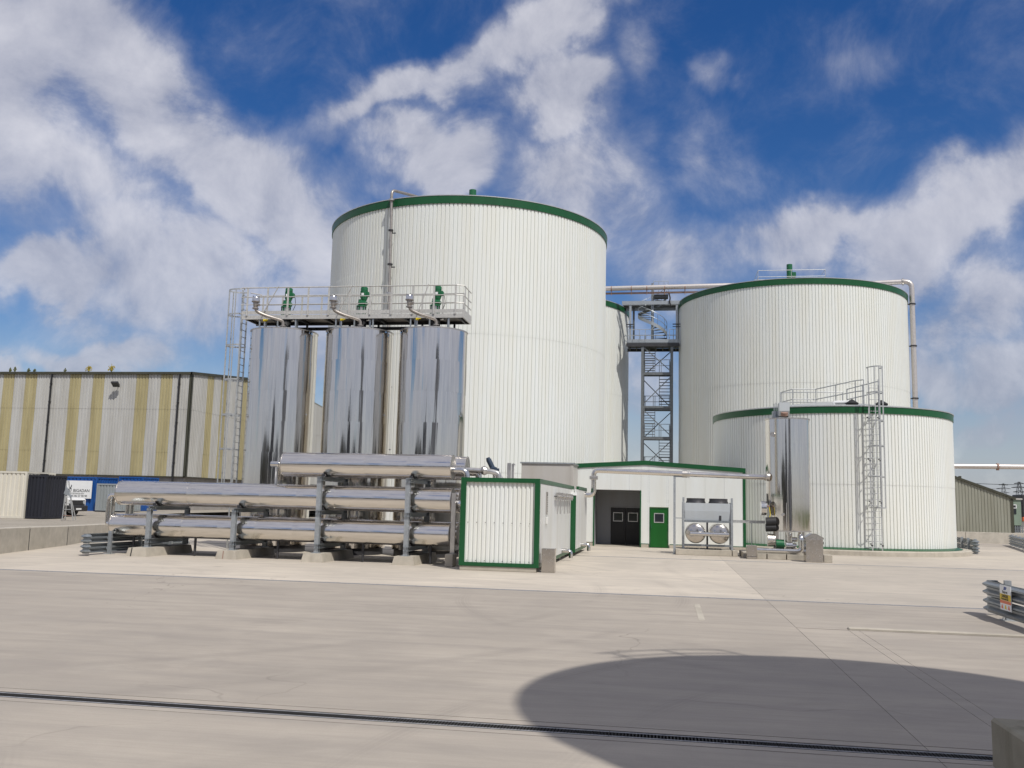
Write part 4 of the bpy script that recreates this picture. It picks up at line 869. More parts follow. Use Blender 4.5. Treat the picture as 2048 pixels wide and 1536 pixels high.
# ------------------------------------------------------------------ dry cooler on its plinth
ck = thing('dry_cooler', 'grey twin-fan cooler on a frame with two polished drums beneath', 'cooler', (1.85, 42.5, .25))
for u in (.80, 2.89):
    for v in (42.0, 43.1): part(ck, 'frame_post', MB().box((u-.045,v-.045,.25),(u+.045,v+.045,2.50 if v < 42.5 else 2.3)), 'galv', smooth=False)
part(ck, 'frame_post', MB().box((1.79,42.0,.25),(1.87,42.08,1.42)), 'darkm', smooth=False)
for z in (.42, 1.46): part(ck, 'frame_beam', MB().box((.845,41.97,z-.045),(2.845,42.03,z+.045)), 'galv_d', smooth=False)
part(ck, 'casing', MB().prism([(42.0,1.93),(41.98,2.26),(43.1,2.26),(43.1,1.56),(42.06,1.56)], 'u', .85, 2.84), 'cooler', smooth=False)
part(ck, 'drip_panel', MB().prism([(42.07,1.50),(42.055,1.50),(41.99,1.925),(42.01,1.925)], 'u', .86, 2.83), 'cooler', smooth=False)
part(ck, 'panel_shadow', MB().box((2.34,42.02,1.50),(2.44,42.04,1.74)), 'darkm', smooth=False)  # dark strip drawn in place of a cast shadow on the drip panel
for u in (1.35, 2.34):
    fn = part(ck, 'fan_ring', MB().lathe((u,42.5), [(.42,2.26),(.44,2.27),(.40,2.36),(.40,2.47),(.375,2.47),(.375,2.30)], 32), 'darkm')
    part(fn, 'fan_blades', MB().cyl((u,42.5,2.30),(u,42.5,2.42),.09,12).bar((u-.35,42.5,2.38),(u+.35,42.5,2.38),.14,.02).bar((u,42.15,2.38),(u,42.85,2.38),.14,.02), 'black', smooth=False)
for k, u in enumerate((1.32, 2.34)):
    dm = part(ck, 'drum', MB().cyl((u,41.78,.94),(u,43.2,.94),.43,40), 'sheet_steel')
    dish = MB(); vs = []; prof = [(.43,0.0),(.42,-.05),(.34,-.10),(.2,-.135),(.08,-.15),(.005,-.152)]
    for q in range(40): vs += [(u+r*math.cos(2*PI*q/40), 41.78+dv, .94+r*math.sin(2*PI*q/40)) for r, dv in prof]
    dish.add(vs, [(q*6+k2, q*6+k2+1, ((q+1) % 40)*6+k2+1, ((q+1) % 40)*6+k2) for q in range(40) for k2 in range(5)])
    part(dm, 'drum_end', dish, 'sheet_steel', ang=80)
    part(dm, 'drum_rim', MB().cyl((u,41.77,.94),(u,41.85,.94),.445,40,caps=False), 'steel_m')
    part(dm, 'nozzle', MB().cyl((u-.18+.30*k,41.45,.92),(u-.18+.30*k,41.72,.92),.12,16), 'steel_s')
part(ck, 'cross_pipe', MB().cyl((1.08,41.45,.93),(2.72,41.45,.92),.085,14), 'steel_s')
part(ck, 'cable_duct', MB().box((.46,42.0,1.56),(.80,42.03,1.60)), 'galv', smooth=False)
solo('plinth_block', MB().cbox((.46,41.6,0),(2.85,43.5,.25),.015), 'block', 'long low concrete plinth under the twin-fan cooler', 'plinth', (1.7,42.4,0), smooth=False)
solo('plinth_block', MB().cbox((2.88,41.6,0),(3.10,43.5,.25),.015), 'block', 'short end block of concrete beside the cooler plinth', 'plinth', (3.0,42.4,0), smooth=False)

# ------------------------------------------------------------------ upright steel vessel with pump set
VC = (5.22, 41.5); VR = .92
ve = thing('steel_vessel', 'tall slim polished steel vessel with a square vent on top', 'tank', (VC[0], VC[1], 0))
zs = [1.18, 2.55, 3.75, 4.85, 5.92]
for i, (a, b) in enumerate(zip(zs, zs[1:])):
    part(ve, 'shell_course', MB().lathe(VC, [(VR+.003*(i % 2),a+.003),(VR+.003*(i % 2)+.001,(a+b)/2),(VR+.003*(i % 2),b+.003)], 72), 'steel_c')
part(ve, 'top_rim', MB().lathe(VC, [(VR-.02,5.90),(VR+.03,5.905),(VR+.03,5.96),(.3,6.03),(.01,6.03)], 48), 'steel_m')
part(ve, 'bottom_plate', MB().lathe(VC, [(.01,1.14),(VR+.02,1.14),(VR+.02,1.19)], 48), 'steel_m')
for k in range(4):
    g = PI/4+k*PI/2; part(ve, 'leg', MB().bar((VC[0]+.75*math.cos(g),VC[1]+.75*math.sin(g),.2),(VC[0]+.75*math.cos(g),VC[1]+.75*math.sin(g),1.15),.10), 'steel_m', smooth=False)
vd = part(ve, 'vent_duct', MB().prism([(40.55,6.02),(41.1,6.02),(41.1,6.58),(40.45,6.58),(40.45,6.22)], 'u', 4.78, 5.20), 'cooler', smooth=False)
part(vd, 'duct_mouth', MB().cyl((4.99,40.57,6.05),(4.99,40.50,6.18),.15,20), 'rust')
part(ve, 'vent_pipe', MB().cyl((4.70,41.3,6.0),(4.70,41.3,6.28),.14,14).cyl((4.66,41.3,6.28),(4.66,41.3,6.62),.02,6).cyl((4.74,41.3,6.28),(4.74,41.3,6.66),.02,6), 'galv')
part(ve, 'manhole', MB().cyl((4.55,40.95,5.25),(4.52,40.8,5.25),.10,16), 'steel_m'); part(ve, 'inlet_flange', MB().cyl((4.42,41.1,3.43),(4.30,41.1,3.44),.18,16), 'steel_m'); part(ve, 'inlet_elbow', MB().path(fillet([(4.36,42,3.443),(4.62,41.9,3.42),(4.7,41.0,3.3)], .2), .115, 12), 'steel_s')
part(ve, 'gauge_pipe', MB().cyl((5.03,40.58,1.25),(5.03,40.58,2.35),.012,6).cyl((4.9,40.62,1.85),(4.86,40.5,1.85),.06,10), 'pipe')
bn = part(ve, 'burner_drum', MB().cyl((4.02,40.9,2.10),(4.24,40.9,2.10),.30,24), 'steel_s'); part(bn, 'fitting', MB().cbox((4.24,40.85,2.14),(4.38,40.95,2.22),.02), 'rust'); part(bn, 'mast', MB().cyl((4.28,40.9,2.3),(4.28,40.9,2.72),.025,8), 'black'); part(bn, 'hose', MB().path(fillet([(4.36,40.85,2.15),(4.40,40.8,1.8),(4.30,40.8,1.6),(4.32,40.85,1.35)], .1), .018, 8), 'yellow')
part(ve, 'blower_intake', MB().cyl((4.22,40.8,1.52),(4.62,40.8,1.55),.20,16).cyl((4.2,40.8,1.28),(4.62,40.8,1.30),.16,16), 'black')
pm = thing('pump_set', 'green pump motor and shiny valves under the slim steel vessel', 'pump', (5.0, 40.9, .25))
part(pm, 'motor', MB().cyl((4.62,40.9,.62),(4.95,40.9,.62),.19,18), 'motor_green')
part(pm, 'fan_housing', MB().cyl((4.28,40.9,.78),(4.58,40.9,.78),.27,20,.24), 'steel_m')
part(pm, 'pump_body', MB().cyl((5.02,40.9,.55),(5.28,40.9,.55),.22,20).cyl((5.28,40.9,.55),(5.45,40.9,.55),.12,14), 'steel_s')
part(pm, 'upper_valve', MB().cyl((5.15,40.9,.72),(5.15,40.9,1.12),.15,16).cyl((5.02,40.9,.82),(5.5,40.9,.82),.10,14), 'steel_s')
part(pm, 'base_frame', MB().box((4.35,40.7,.25),(5.5,40.78,.38)).box((4.35,41.1,.25),(5.5,41.18,.38)), 'steel_m', smooth=False)
part(pm, 'discharge_pipe', MB().path(fillet([(3.72,40.35,.36),(5.58,40.35,.36),(5.58,40.35,.98),(5.58,40.8,.98)], .18, 8), .10, 14), 'steel_s')
solo('plinth_block', MB().cbox((3.25,40.7,0),(5.74,42.8,.25),.015), 'plinth', 'concrete plinth carrying the slim steel vessel', 'plinth', (4.5,41.7,0), smooth=False)
for k, (u0, u1) in enumerate(((3.78,4.16),(4.20,4.95),(4.99,5.70))):
    solo('plinth_block', MB().cbox((u0,40.25,0),(u1,40.68,.22),.012), 'plinth', ('leftmost of three low kerb blocks below the shiny discharge pipe','middle one of three low kerb blocks below the shiny discharge pipe','rightmost of three low kerb blocks below the shiny discharge pipe')[k], 'plinth', ((u0+u1)/2,40.45,0), smooth=False)
c1 = thing('steel_cabinet', 'low square stainless box to the left of the shiny discharge pipe', 'cabinet', (3.56, 40.2, 0))
part(c1, 'body', MB().cbox((3.36,40.0,0),(3.76,40.5,.56),.008), 'sheet_steel', smooth=False); part(c1, 'lid_seam', MB().box((3.365,39.99,.10),(3.755,40.0,.115)), 'darkm', smooth=False)
c2 = thing('steel_cabinet', 'tall stainless cabinet with peaked lid to the right of the slim vessel', 'cabinet', (6.0, 39.3, 0))
part(c2, 'body', MB().cbox((5.56,38.9,0),(6.22,39.6,.92),.008), 'sheet_steel', smooth=False)
part(c2, 'lid', MB().prism([(5.55,.925),(6.23,.925),(6.23,1.0),(5.95,1.14),(5.80,1.14),(5.55,.98)], 'v', 38.93, 39.57), 'steel_s', smooth=False)
part(c2, 'latch', MB().box((6.22,39.0,.72),(6.26,39.06,.82)).box((6.22,39.0,.92),(6.26,39.1,.98)), 'darkm', smooth=False)
solo('plinth_block', MB().cbox((6.28,39.2,0),(6.62,39.9,.30),.015), 'plinth', 'small pale concrete block beside the peaked stainless cabinet', 'plinth', (6.45,39.5,0), smooth=False)
rl = thing('pipe_rail', 'thin grey cable tray bridging from cooler frame to slim vessel', 'cable tray', (3.6, 42, 1.45))
part(rl, 'tray', MB().box((2.94,41.98,1.44),(4.3,42.06,1.56)), 'galv_l', smooth=False); part(rl, 'tray_post', MB().cyl((3.72,42.02,.26),(3.72,42.02,1.44),.018,6), 'galv')

# ------------------------------------------------------------------ stair tower between the digesters
tw = thing('stair_tower', 'grey steel stair tower with spiral top stair between two digesters', 'stair tower', (-.7, 79, 0))
TU0, TU1, TV0, TV1 = -1.92, .52, 77.9, 80.3; ZP = 15.75
for u in (TU0, TU1):
    for v in (TV0, TV1): part(tw, 'column', MB().box((u-.11,v-.11,0),(u+.11,v+.11,ZP-.3)), 'tower', smooth=False)
lev = [ZP, 13.24, 10.45, 7.81, 5.2, 2.6, 0.0]
for i, z in enumerate(lev[1:-1]):
    v0, v1 = (TV0, TV0+.75) if i % 2 == 0 else (TV1-.75, TV1)
    ld = part(tw, 'landing', MB().box((TU0+.12,v0,z-.06),(TU1-.12,v1,z)), 'tower', smooth=False)
    part(ld, 'landing_beam', MB().box((TU0+.11,v0-.05,z-.26),(TU1-.11,v0,z-.02)).box((TU0+.11,v1,z-.26),(TU1-.11,v1+.05,z-.02)), 'tower', smooth=False)
    rv = v0 if i % 2 == 0 else v1
    m = MB()
    for h in (.55, 1.05): m.cyl((TU0+.12,rv,z+h),(TU1-.12,rv,z+h),.025,6)
    for k in range(4): u = TU0+.2+k*(TU1-TU0-.4)/3; m.cyl((u,rv,z),(u,rv,z+1.05),.025,6)
    part(ld, 'railing', m, 'tower')
    part(tw, 'tie_beam', MB().box((TU0-.02,TV0-.09,z-.24),(TU1+.02,TV0-.03,z-.08)), 'tower', smooth=False)
for i, (za_, zb_) in enumerate(zip(lev[1:], lev)):
    left = i % 2 == 0
    u0, u1 = (TU0+.14, TU0+1.04) if left else (TU1-1.04, TU1-.14)
    vs_, ve_ = (TV0+.55, TV1-.6) if left else (TV1-.6, TV0+.55)
    if i == 5: pass
    fl = MB()
    for u in (u0, u1): fl.add([(u-.02,vs_,za_-.12),(u+.02,vs_,za_-.12),(u+.02,ve_,zb_-.12),(u-.02,ve_,zb_-.12),(u-.02,vs_,za_+.12),(u+.02,vs_,za_+.12),(u+.02,ve_,zb_+.12),(u-.02,ve_,zb_+.12)], [(0,3,2,1),(4,5,6,7),(0,1,5,4),(1,2,6,5),(2,3,7,6),(3,0,4,7)])
    f = part(tw, 'stair_flight', fl, 'tower_d', smooth=False)
    n = 11
    tr0 = None
    for k in range(1, n):
        t_ = k/n; v = vs_+(ve_-vs_)*t_; z = za_+(zb_-za_)*t_
        part(f, 'tread', MB().box((u0+.02,v-.11,z-.02),(u1-.02,v+.11,z+.02)), 'tower_d', smooth=False)
    part(f, 'flight_rail', MB().cyl((u0,vs_,za_+1.0),(u0,ve_,zb_+1.0),.022,6).cyl((u1,vs_,za_+1.0),(u1,ve_,zb_+1.0),.022,6), 'tower')
for i, (za_, zb_) in enumerate(zip(lev[1:5], lev)):
    a, b = (TU0+.1, TU1-.1) if i % 2 == 0 else (TU1-.1, TU0+.1)
    part(tw, 'brace', MB().bar((a,TV0-.02,zb_-.4),(b,TV0-.02,za_+.1),.07), 'tower', smooth=False)
    part(tw, 'brace', MB().bar((a,TV1+.02,za_+.1),(b,TV1+.02,zb_-.4),.07), 'tower_d', smooth=False)
part(tw, 'platform_deck', MB().box((-3.25,77.8,ZP-.06),(1.1,80.4,ZP)), 'tower', smooth=False)
part(tw, 'platform_beam', MB().box((-3.3,77.72,ZP-.34),(1.14,77.80,ZP-.07)), 'darkm', smooth=False)
part(tw, 'platform_beam', MB().box((-3.3,80.4,ZP-.34),(1.14,80.5,ZP-.07)), 'darkm', smooth=False)
part(tw, 'toe_board', MB().box((-3.25,77.78,ZP+.0),(1.1,77.795,ZP+.28)), 'galv', smooth=False)
for k in range(8): part(tw, 'deck_joist', MB().box((-3.1+k*.56,77.82,ZP-.28),(-3.0+k*.56,80.38,ZP-.07)), 'darkm', smooth=False)
for v in (77.76, 80.42):
    m = MB()
    for h in (.6, 1.12): m.cyl((-3.2,v,ZP+h),(-.2 if v < 78 else 1.05,v,ZP+h),.022,6); 
    if v < 78:
        for h in (.6, 1.12): m.cyl((.3,v,ZP+h),(1.05,v,ZP+h),.022,6)
    for u in (-3.15,-2.75,-2.2,-1.7,.3,.65,1.02): m.cyl((u,v,ZP),(u,v,ZP+1.12),.024,6)
    part(tw, 'platform_railing', m, 'galv')
for u in (-2.98, .93):
    part(tw, 'bridge_post', MB().box((u-.09,78.2,ZP),(u+.09,78.38,19.35)), 'galv', smooth=False)
    part(tw, 'bridge_post', MB().box((u-.09+.2,80.6,ZP),(u+.09+.2,80.78,19.35)), 'tower', smooth=False)
    part(tw, 'pipe_clamp', MB().box((u-.35,78.1,17.35),(u+.35,78.2,17.42)).box((u-.35,78.1,17.15),(u+.35,78.2,17.2)), 'darkm', smooth=False)
part(tw, 'bridge_beam', MB().box((-3.7,78.15,19.1),(1.5,78.22,19.42)).box((-3.7,80.7,19.1),(1.5,80.78,19.42)), 'galv', smooth=False)
part(tw, 'bridge_deck', MB().box((-3.7,79.95,19.42),(1.5,80.8,19.50)), 'tower', smooth=False)
SC = (-1.12, 78.85); SR = 1.22
sp = part(tw, 'spiral_column', MB().cyl((SC[0],SC[1],ZP),(SC[0],SC[1],21.1),.12,14), 'galv')
NT = 21; a0_, a1_ = R(62), R(-350); z0_, z1_ = ZP+.1, 20.0
for k in range(NT):
    t_ = (k+.5)/NT; g0_ = a0_+(a1_-a0_)*k/NT; g1_ = a0_+(a1_-a0_)*(k+1)/NT; z = z0_+(z1_-z0_)*t_
    w = [(SC[0]+.1*math.cos(g0_),SC[1]+.1*math.sin(g0_)),(SC[0]+SR*math.cos(g0_),SC[1]+SR*math.sin(g0_)),(SC[0]+SR*math.cos(g1_),SC[1]+SR*math.sin(g1_)),(SC[0]+.1*math.cos(g1_),SC[1]+.1*math.sin(g1_))]
    part(sp, 'spiral_tread', MB().prism(w, 'z', z-.03, z), 'tower', smooth=False)
hx = lambda t_, r, dz: (SC[0]+r*math.cos(a0_+(a1_-a0_)*t_), SC[1]+r*math.sin(a0_+(a1_-a0_)*t_), z0_+(z1_-z0_)*t_+dz)
m = MB(); nn = 60; vs = []; fs = []
for k in range(nn+1):
    for r, dz in ((SR,-.18),(SR+.02,-.18),(SR+.02,.12),(SR,.12)): vs.append(hx(k/nn, r, dz))
for k in range(nn):
    for j in range(4): fs.append((k*4+j,(k+1)*4+j,(k+1)*4+(j+1) % 4,k*4+(j+1) % 4))
part(tw, 'spiral_stringer', MB().add(vs, fs), 'galv')
for dz in (.55, 1.05): part(tw, 'spiral_handrail', MB().path([hx(k/nn, SR+.01, dz) for k in range(4, nn+1)], .022, 6), 'galv')
m = MB()
for k in range(4, nn, 5): m.cyl(hx(k/nn, SR+.01, .1), hx(k/nn, SR+.01, 1.05), .016, 6)
part(tw, 'spiral_balusters', m, 'tower')
part(tw, 'top_landing', MB().box((-1.0,78.4,19.95),(.2,80.0,20.03)).box((-1.0,78.4,19.75),(.2,78.45,19.95)), 'tower_d', smooth=False)
m = MB()
for q in ([(-1.05,78.4),(.2,78.4),(.2,80.0)], [(-1.05,80.0),(-1.05,78.4)]):
    for h in (.55, 1.15): m.path([(x,y,20.03+h) for x, y in q], .022, 6)
for x, y in ((-1.05,78.4),(-.6,78.4),(-.15,78.4),(.2,78.4),(.2,79.2),(.2,80.0)): m.cyl((x,y,20.0),(x,y,21.18),.022,6)
part(tw, 'top_railing', m, 'galv')

# ------------------------------------------------------------------ striped barn on the left
bn = thing('striped_barn', 'large barn clad in white and yellow stripes, far left', 'barn', (-43, 64, .9))
BU, BV, BZ0, BZ1 = -35.1, 64.0, 3.40, 11.05
ymods = [(-50.8,-49.85),(-48.9,-47.9),(-45.1,-44.15),(-43.15,-42.2),(-39.55,-38.55),(-37.55,-36.6),(-54.6,-53.6),(-56.6,-55.6)]
edges = sorted({x for y in ymods for x in y} | {-60.0, -58.6, -57.6, -52.2, -51.5, -46.6, -41.3, -40.4, BU-.02} | {-47.3, -36.0})
zy = [BZ0, 5.17, 6.78, 8.40, 10.14, BZ1]; zw = [BZ0, 8.40, BZ1]
for a, b in zip(edges, edges[1:]):
    yel = any(abs(a-y0) < .02 and abs(b-y1) < .02 for y0, y1 in ymods)
    zz = zy if yel else zw; pf = ribs((a, BV-(.004 if yel else 0)), (b, BV-(.004 if yel else 0)), .235, .04)
    for i, (p, q) in enumerate(zip(zz, zz[1:])):
        pf2 = [(x, y-(.012 if i % 2 else 0)) for x, y in pf]
        part(bn, 'sheet', MB().strip(pf2, p, q+.02), 'barn_y' if yel else 'barn_w', smooth=False)
def gz_(v): return BZ1 + (.091*(v-BV) if v < 79 else .091*(15-(v-79)))
gy = [(66.38,67.42),(68.62,69.61),(72.47,73.5),(74.7,75.7),(78.5,79.5),(80.7,81.7)]
ge = sorted({x for y in gy for x in y} | {BV, 65.2, 70.6, 71.5, 76.6, 77.5, 82.8, 85, 88, 91, 94})
for a, b in zip(ge, ge[1:]):
    yel = (a, b) in gy
    pf = ribs((BU, a), (BU, b), .235, .04)
    zz = [BZ0, 5.17, 6.78, 8.40, 10.14] if yel else [BZ0, 8.40]
    for i, (p, q) in enumerate(zip(zz, zz[1:]+[None])):
        part(bn, 'sheet', MB().strip([(x+(.012 if i % 2 else 0), y) for x, y in pf], p, (lambda P_: gz_(P_[1])) if q is None else q+.02), 'barn_y' if yel else 'barn_w', smooth=False)
part(bn, 'base_wall', MB().box((-60,BV+.15,0),(BU-.1,94,BZ0)), 'barn_wall', smooth=False)
part(bn, 'drip_flashing', MB().box((-60,BV-.10,BZ0-.06),(BU+.05,BV+.15,BZ0)).box((BU-.1,BV-.10,BZ0-.06),(BU+.10,94,BZ0)), 'barn_t', smooth=False)
part(bn, 'eaves_gutter', MB().box((-60.2,BV-.20,BZ1-.02),(BU+.15,BV+.05,BZ1+.16)), 'barn_t', smooth=False)
part(bn, 'verge_trim', MB().add([(BU+.02,BV-.2,BZ1-.02),(BU+.14,BV-.2,BZ1-.02),(BU+.14,79,gz_(79)-.02),(BU+.02,79,gz_(79)-.02),(BU+.02,BV-.2,BZ1+.17),(BU+.14,BV-.2,BZ1+.17),(BU+.14,79,gz_(79)+.17),(BU+.02,79,gz_(79)+.17)], [(0,3,2,1),(4,5,6,7),(0,1,5,4),(1,2,6,5),(2,3,7,6),(3,0,4,7)]), 'barn_t', smooth=False)
part(bn, 'roof', MB().prism([(BV-.1,BZ1+.03),(79,gz_(79)+.05),(94.1,BZ1+.03),(94.1,BZ1+.14),(79,gz_(79)+.16),(BV-.1,BZ1+.14)], 'u', -60.1, BU+.01), 'barn_g', smooth=False)
part(bn, 'corner_flashing', MB().box((BU-.14,BV-.075,BZ0),(BU+.065,BV-.05,BZ1)).box((BU+.042,BV-.075,BZ0),(BU+.065,BV+.18,BZ1)), 'barn_t', smooth=False)
for u in (-46.62, -36.0, -57.4):
    d = part(bn, 'downpipe', MB().cyl((u,BV-.14,BZ0-.5),(u,BV-.14,BZ1),.075,10), 'black')
    for z in (4.4,5.9,7.4,8.9,10.3): part(d, 'pipe_clip', MB().cyl((u,BV-.14,z-.03),(u,BV-.14,z+.03),.10,10), 'black')
fl = thing('floodlight', 'small dark floodlight fixed high on the striped barn wall', 'floodlight', (-41.0, BV-.2, 10.2))
part(fl, 'arm', MB().bar((-40.95,BV-.04,10.2),(-40.95,BV-.42,10.2),.05), 'darkm', smooth=False)
part(fl, 'lamp_head', MB().add([(-41.25,BV-.72,10.32),(-40.7,BV-.72,10.32),(-40.7,BV-.36,10.02),(-41.25,BV-.36,10.02),(-41.25,BV-.66,10.42),(-40.7,BV-.66,10.42),(-40.75,BV-.30,10.22),(-41.2,BV-.30,10.22)], [(0,3,2,1),(4,5,6,7),(0,1,5,4),(1,2,6,5),(2,3,7,6),(3,0,4,7)]), 'darkm', smooth=False)
part(fl, 'lens', MB().add([(-41.2,BV-.70,10.30),(-40.75,BV-.70,10.30),(-40.75,BV-.40,10.05),(-41.2,BV-.40,10.05)], [(0,1,2,3)]), 'glass', smooth=False)
def weed(label, u, v, z, h, w, mat):
    t = thing('weed_tuft', label, 'plant', (u, v, z), 'weeds growing on the barn gutter'); m = MB(); st = MB()
    rnd = random.Random(int(u*100))
    for k in range(int(60*w/.4)):
        a = rnd.uniform(0, 2*PI); r = rnd.uniform(0, w)*.6; hh = rnd.uniform(.25, 1.0)*h*(1-r/w*.6); x = u+r*math.cos(a); y = v+r*math.sin(a)*.4
        s_ = .05; b = rnd.uniform(0, PI); m.add([(x-s_*math.cos(b),y-s_*math.sin(b),z+hh-.05),(x+s_*math.cos(b),y+s_*math.sin(b),z+hh-.03),(x+.3*s_*math.cos(b),y,z+hh+.07)], [(0,1,2)])
        if k % 4 == 0: st.add([(u,v,z),(u+.015,v,z),(x,y,z+hh)], [(0,1,2)])
    part(t, 'leaves', m, mat, smooth=False); part(t, 'stems', st, 'leaf', smooth=False)
weed('bushy yellow weed in the gutter of the striped barn, left one', -43.6, BV-.05, BZ1+.12, .55, .50, 'flower')
weed('taller yellowish weed in the barn gutter, right one', -41.7, BV-.05, BZ1+.12, .68, .52, 'flower')
for k, (u, h) in enumerate(((-50.3,.3),(-49.9,.36),(-48.7,.28),(-48.2,.22),(-45.6,.26))):
    weed(('first dark weed sprig from the left on the barn gutter','second dark weed sprig from the left on the barn gutter','third dark weed sprig from the left on the barn gutter','fourth dark weed sprig from the left on the barn gutter','lone dark weed sprig on the gutter left of the yellow weeds')[k], u, BV-.05, BZ1+.12, h*1.3, .22, 'leaf')

# ------------------------------------------------------------------ containers, sign, vehicle, step ladder
def ctn(label, u0, u1, v0, v1, z0, z1, mat, pitch=.27, group='storage containers', posts_=True):
    t = thing('storage_container', label, 'container', ((u0+u1)/2, v0, z0), group)
    part(t, 'front_panel', MB().strip(ribs((u0+.10,v0+.06),(u1-.10,v0+.06),pitch,.04), z0+.12, z1-.10), mat, smooth=False)
    part(t, 'side_panel', MB().strip(ribs((u1-.06,v0+.10),(u1-.06,v1-.10),pitch,.04), z0+.12, z1-.10), mat, smooth=False)
    part(t, 'frame', MB().box((u0,v0,z0),(u0+.10,v0+.10,z1)).box((u1-.10,v0,z0),(u1,v0+.10,z1)).box((u0+.10,v0,z1-.10),(u1-.10,v0+.08,z1)).box((u0+.10,v0,z0),(u1-.10,v0+.08,z0+.12)).box((u1-.08,v0+.10,z1-.10),(u1,v1,z1)).box((u1-.08,v0+.10,z0),(u1,v1,z0+.12)).box((u1-.1,v1-.1,z0+.12),(u1-.005,v1-.003,z1-.1)), mat, smooth=False)
    part(t, 'roof', MB().box((u0,v0+.08,z1-.06),(u1-.08,v1,z1-.02)), mat, smooth=False)
    part(t, 'back_panel', MB().box((u0,v1-.05,z0),(u1-.1,v1,z1-.06)), mat, smooth=False)
    return t
ctn('off-white ribbed storage container at the left edge', -39.8, -33.74, 44.9, 47.3, .60, 3.10, 'c_white', .26)
tcd = ctn('charcoal storage container between the off-white one and the step ladder', -33.66, -32.62, 44.95, 46.75, .62, 2.93, 'c_dark', .24)
part(tcd, 'roof_vent', MB().cbox((-33.25,45.3,2.91),(-32.95,45.6,3.0),.01), 'black', smooth=False)
ctn('blue storage container carrying the white company sign', -42.5, -36.92, 56.0, 58.4, .86, 3.08, 'c_blue', .27)
ctn('second blue container, only its top edge showing behind the grey one', -37.2, -35.4, 58.9, 61.0, .9, 3.20, 'c_blue', .27)
ctn('pale grey ribbed container right of the company sign', -36.38, -34.5, 55.2, 57.4, .92, 2.66, 'c_grey', .2)
sg = thing('company_sign', 'white company sign board with black flame logo on the blue container', 'sign', (-38.1, 55.9, 1.66))
S0, S1, Z0s, Z1s, SV = -38.98, -37.17, 1.66, 2.82, 55.88
part(sg, 'board', MB().box((S0,SV,Z0s),(S1,SV+.03,Z1s)), 'sign', smooth=False)
def pl(u0, z0): return lambda x, y, d: (u0+x, SV-.003+d*.5, z0+y)
part(sg, 'lettering', text_mb('BIGADAN', .27, pl(-38.50, 2.08)), 'ink', smooth=False)
part(sg, 'lettering', text_mb('BIOTECHNOLOGY', .125, pl(-38.75, 1.935)), 'ink', smooth=False)
part(sg, 'lettering', text_mb('+45 86 57 90 90', .19, pl(-38.74, 1.755)), 'ink', smooth=False)
fm = []
for k in range(17):                                       # flame-like swoosh above an open ring
    t_ = k/16; g = R(-60+t_*285); fm.append((-38.735+.125*math.cos(g), 2.20-.0+.10*math.sin(g), .028+.022*math.sin(t_*PI)))
m = MB()
for a, b in zip(fm, fm[1:]): m.add([(a[0]*1-0, SV-.004, a[1]-a[2]*.8),(b[0],SV-.004,b[1]-b[2]*.8),(b[0],SV-.004,b[1]+b[2]*.8),(a[0],SV-.004,a[1]+a[2]*.8)], [(0,1,2,3)])
m.add([(-38.86,SV-.005,2.17),(-38.82,SV-.005,2.31),(-38.70,SV-.005,2.40),(-38.65,SV-.005,2.56),(-38.61,SV-.005,2.50),(-38.64,SV-.005,2.38),(-38.72,SV-.005,2.31),(-38.79,SV-.005,2.23),(-38.80,SV-.005,2.14)], [(0,8,7,6,5,4,3,2,1)])
part(sg, 'flame_logo', m, 'ink', smooth=False)
# off-road vehicle nosing out from behind the charcoal container
car = thing('parked_vehicle', 'white off-road vehicle with black bumper parked behind the charcoal container', 'car', (-35.7, 49.9, .64))
CN = -34.05; cv0, cv1 = 49.0, 50.75; zb = .64
prof = [(CN,zb+.62),(CN+.0,zb+.98),(CN-.10,zb+1.06),(CN-1.15,zb+1.16),(CN-1.75,zb+1.80),(CN-4.2,zb+1.84),(CN-4.25,zb+.45),(CN-3.75,zb+.45),(CN-3.62,zb+.72),(CN-3.3,zb+.86),(CN-2.98,zb+.72),(CN-2.85,zb+.45),(CN-1.25,zb+.42),(CN-1.14,zb+.70),(CN-.80,zb+.86),(CN-.46,zb+.72),(CN-.36,zb+.55),(CN-.1,zb+.5)]
part(car, 'body', MB().prism(prof, 'v', cv0+.05, cv1-.05), 'vehicle', smooth=False)
part(car, 'bumper', MB().cbox((CN-.25,cv0,zb+.32),(CN+.16,cv1,zb+.66),.05), 'bumper', smooth=False)
part(car, 'grille', MB().cbox((CN-.02,cv0+.15,zb+.66),(CN+.02,cv1-.15,zb+.95),.01), 'bumper', smooth=False)
for v in (cv0+.24, cv1-.24): part(car, 'headlight', MB().cyl((CN+.0,v,zb+.82),(CN+.045,v,zb+.82),.10,16), 'lamp')
part(car, 'number_plate', MB().box((CN+.16,49.6,zb+.40),(CN+.168,50.1,zb+.50)), 'sign', smooth=False)
part(car, 'windscreen', MB().add([(CN-1.17,cv0+.15,zb+1.19),(CN-1.17,cv1-.15,zb+1.19),(CN-1.70,cv1-.2,zb+1.76),(CN-1.70,cv0+.2,zb+1.76)], [(0,1,2,3)]), 'glass', smooth=False)
part(car, 'side_window', MB().box((CN-2.7,cv0+.044,zb+1.2),(CN-1.6,cv0+.052,zb+1.68)), 'glass', smooth=False)
part(car, 'mirror', MB().cbox((CN-1.5,cv0-.14,zb+1.2),(CN-1.38,cv0+.03,zb+1.4),.02), 'bumper', smooth=False)
for u in (CN-.80, CN-3.3):
    for v, dv in ((cv0+.02,.22),(cv1-.24,.22)):
        w = part(car, 'wheel', MB().cyl((u,v,zb+.37),(u,v+dv,zb+.37),.37,24), 'black'); part(w, 'rim', MB().cyl((u,v-.008,zb+.37),(u,v+.02,zb+.37),.21,16), 'lamp')
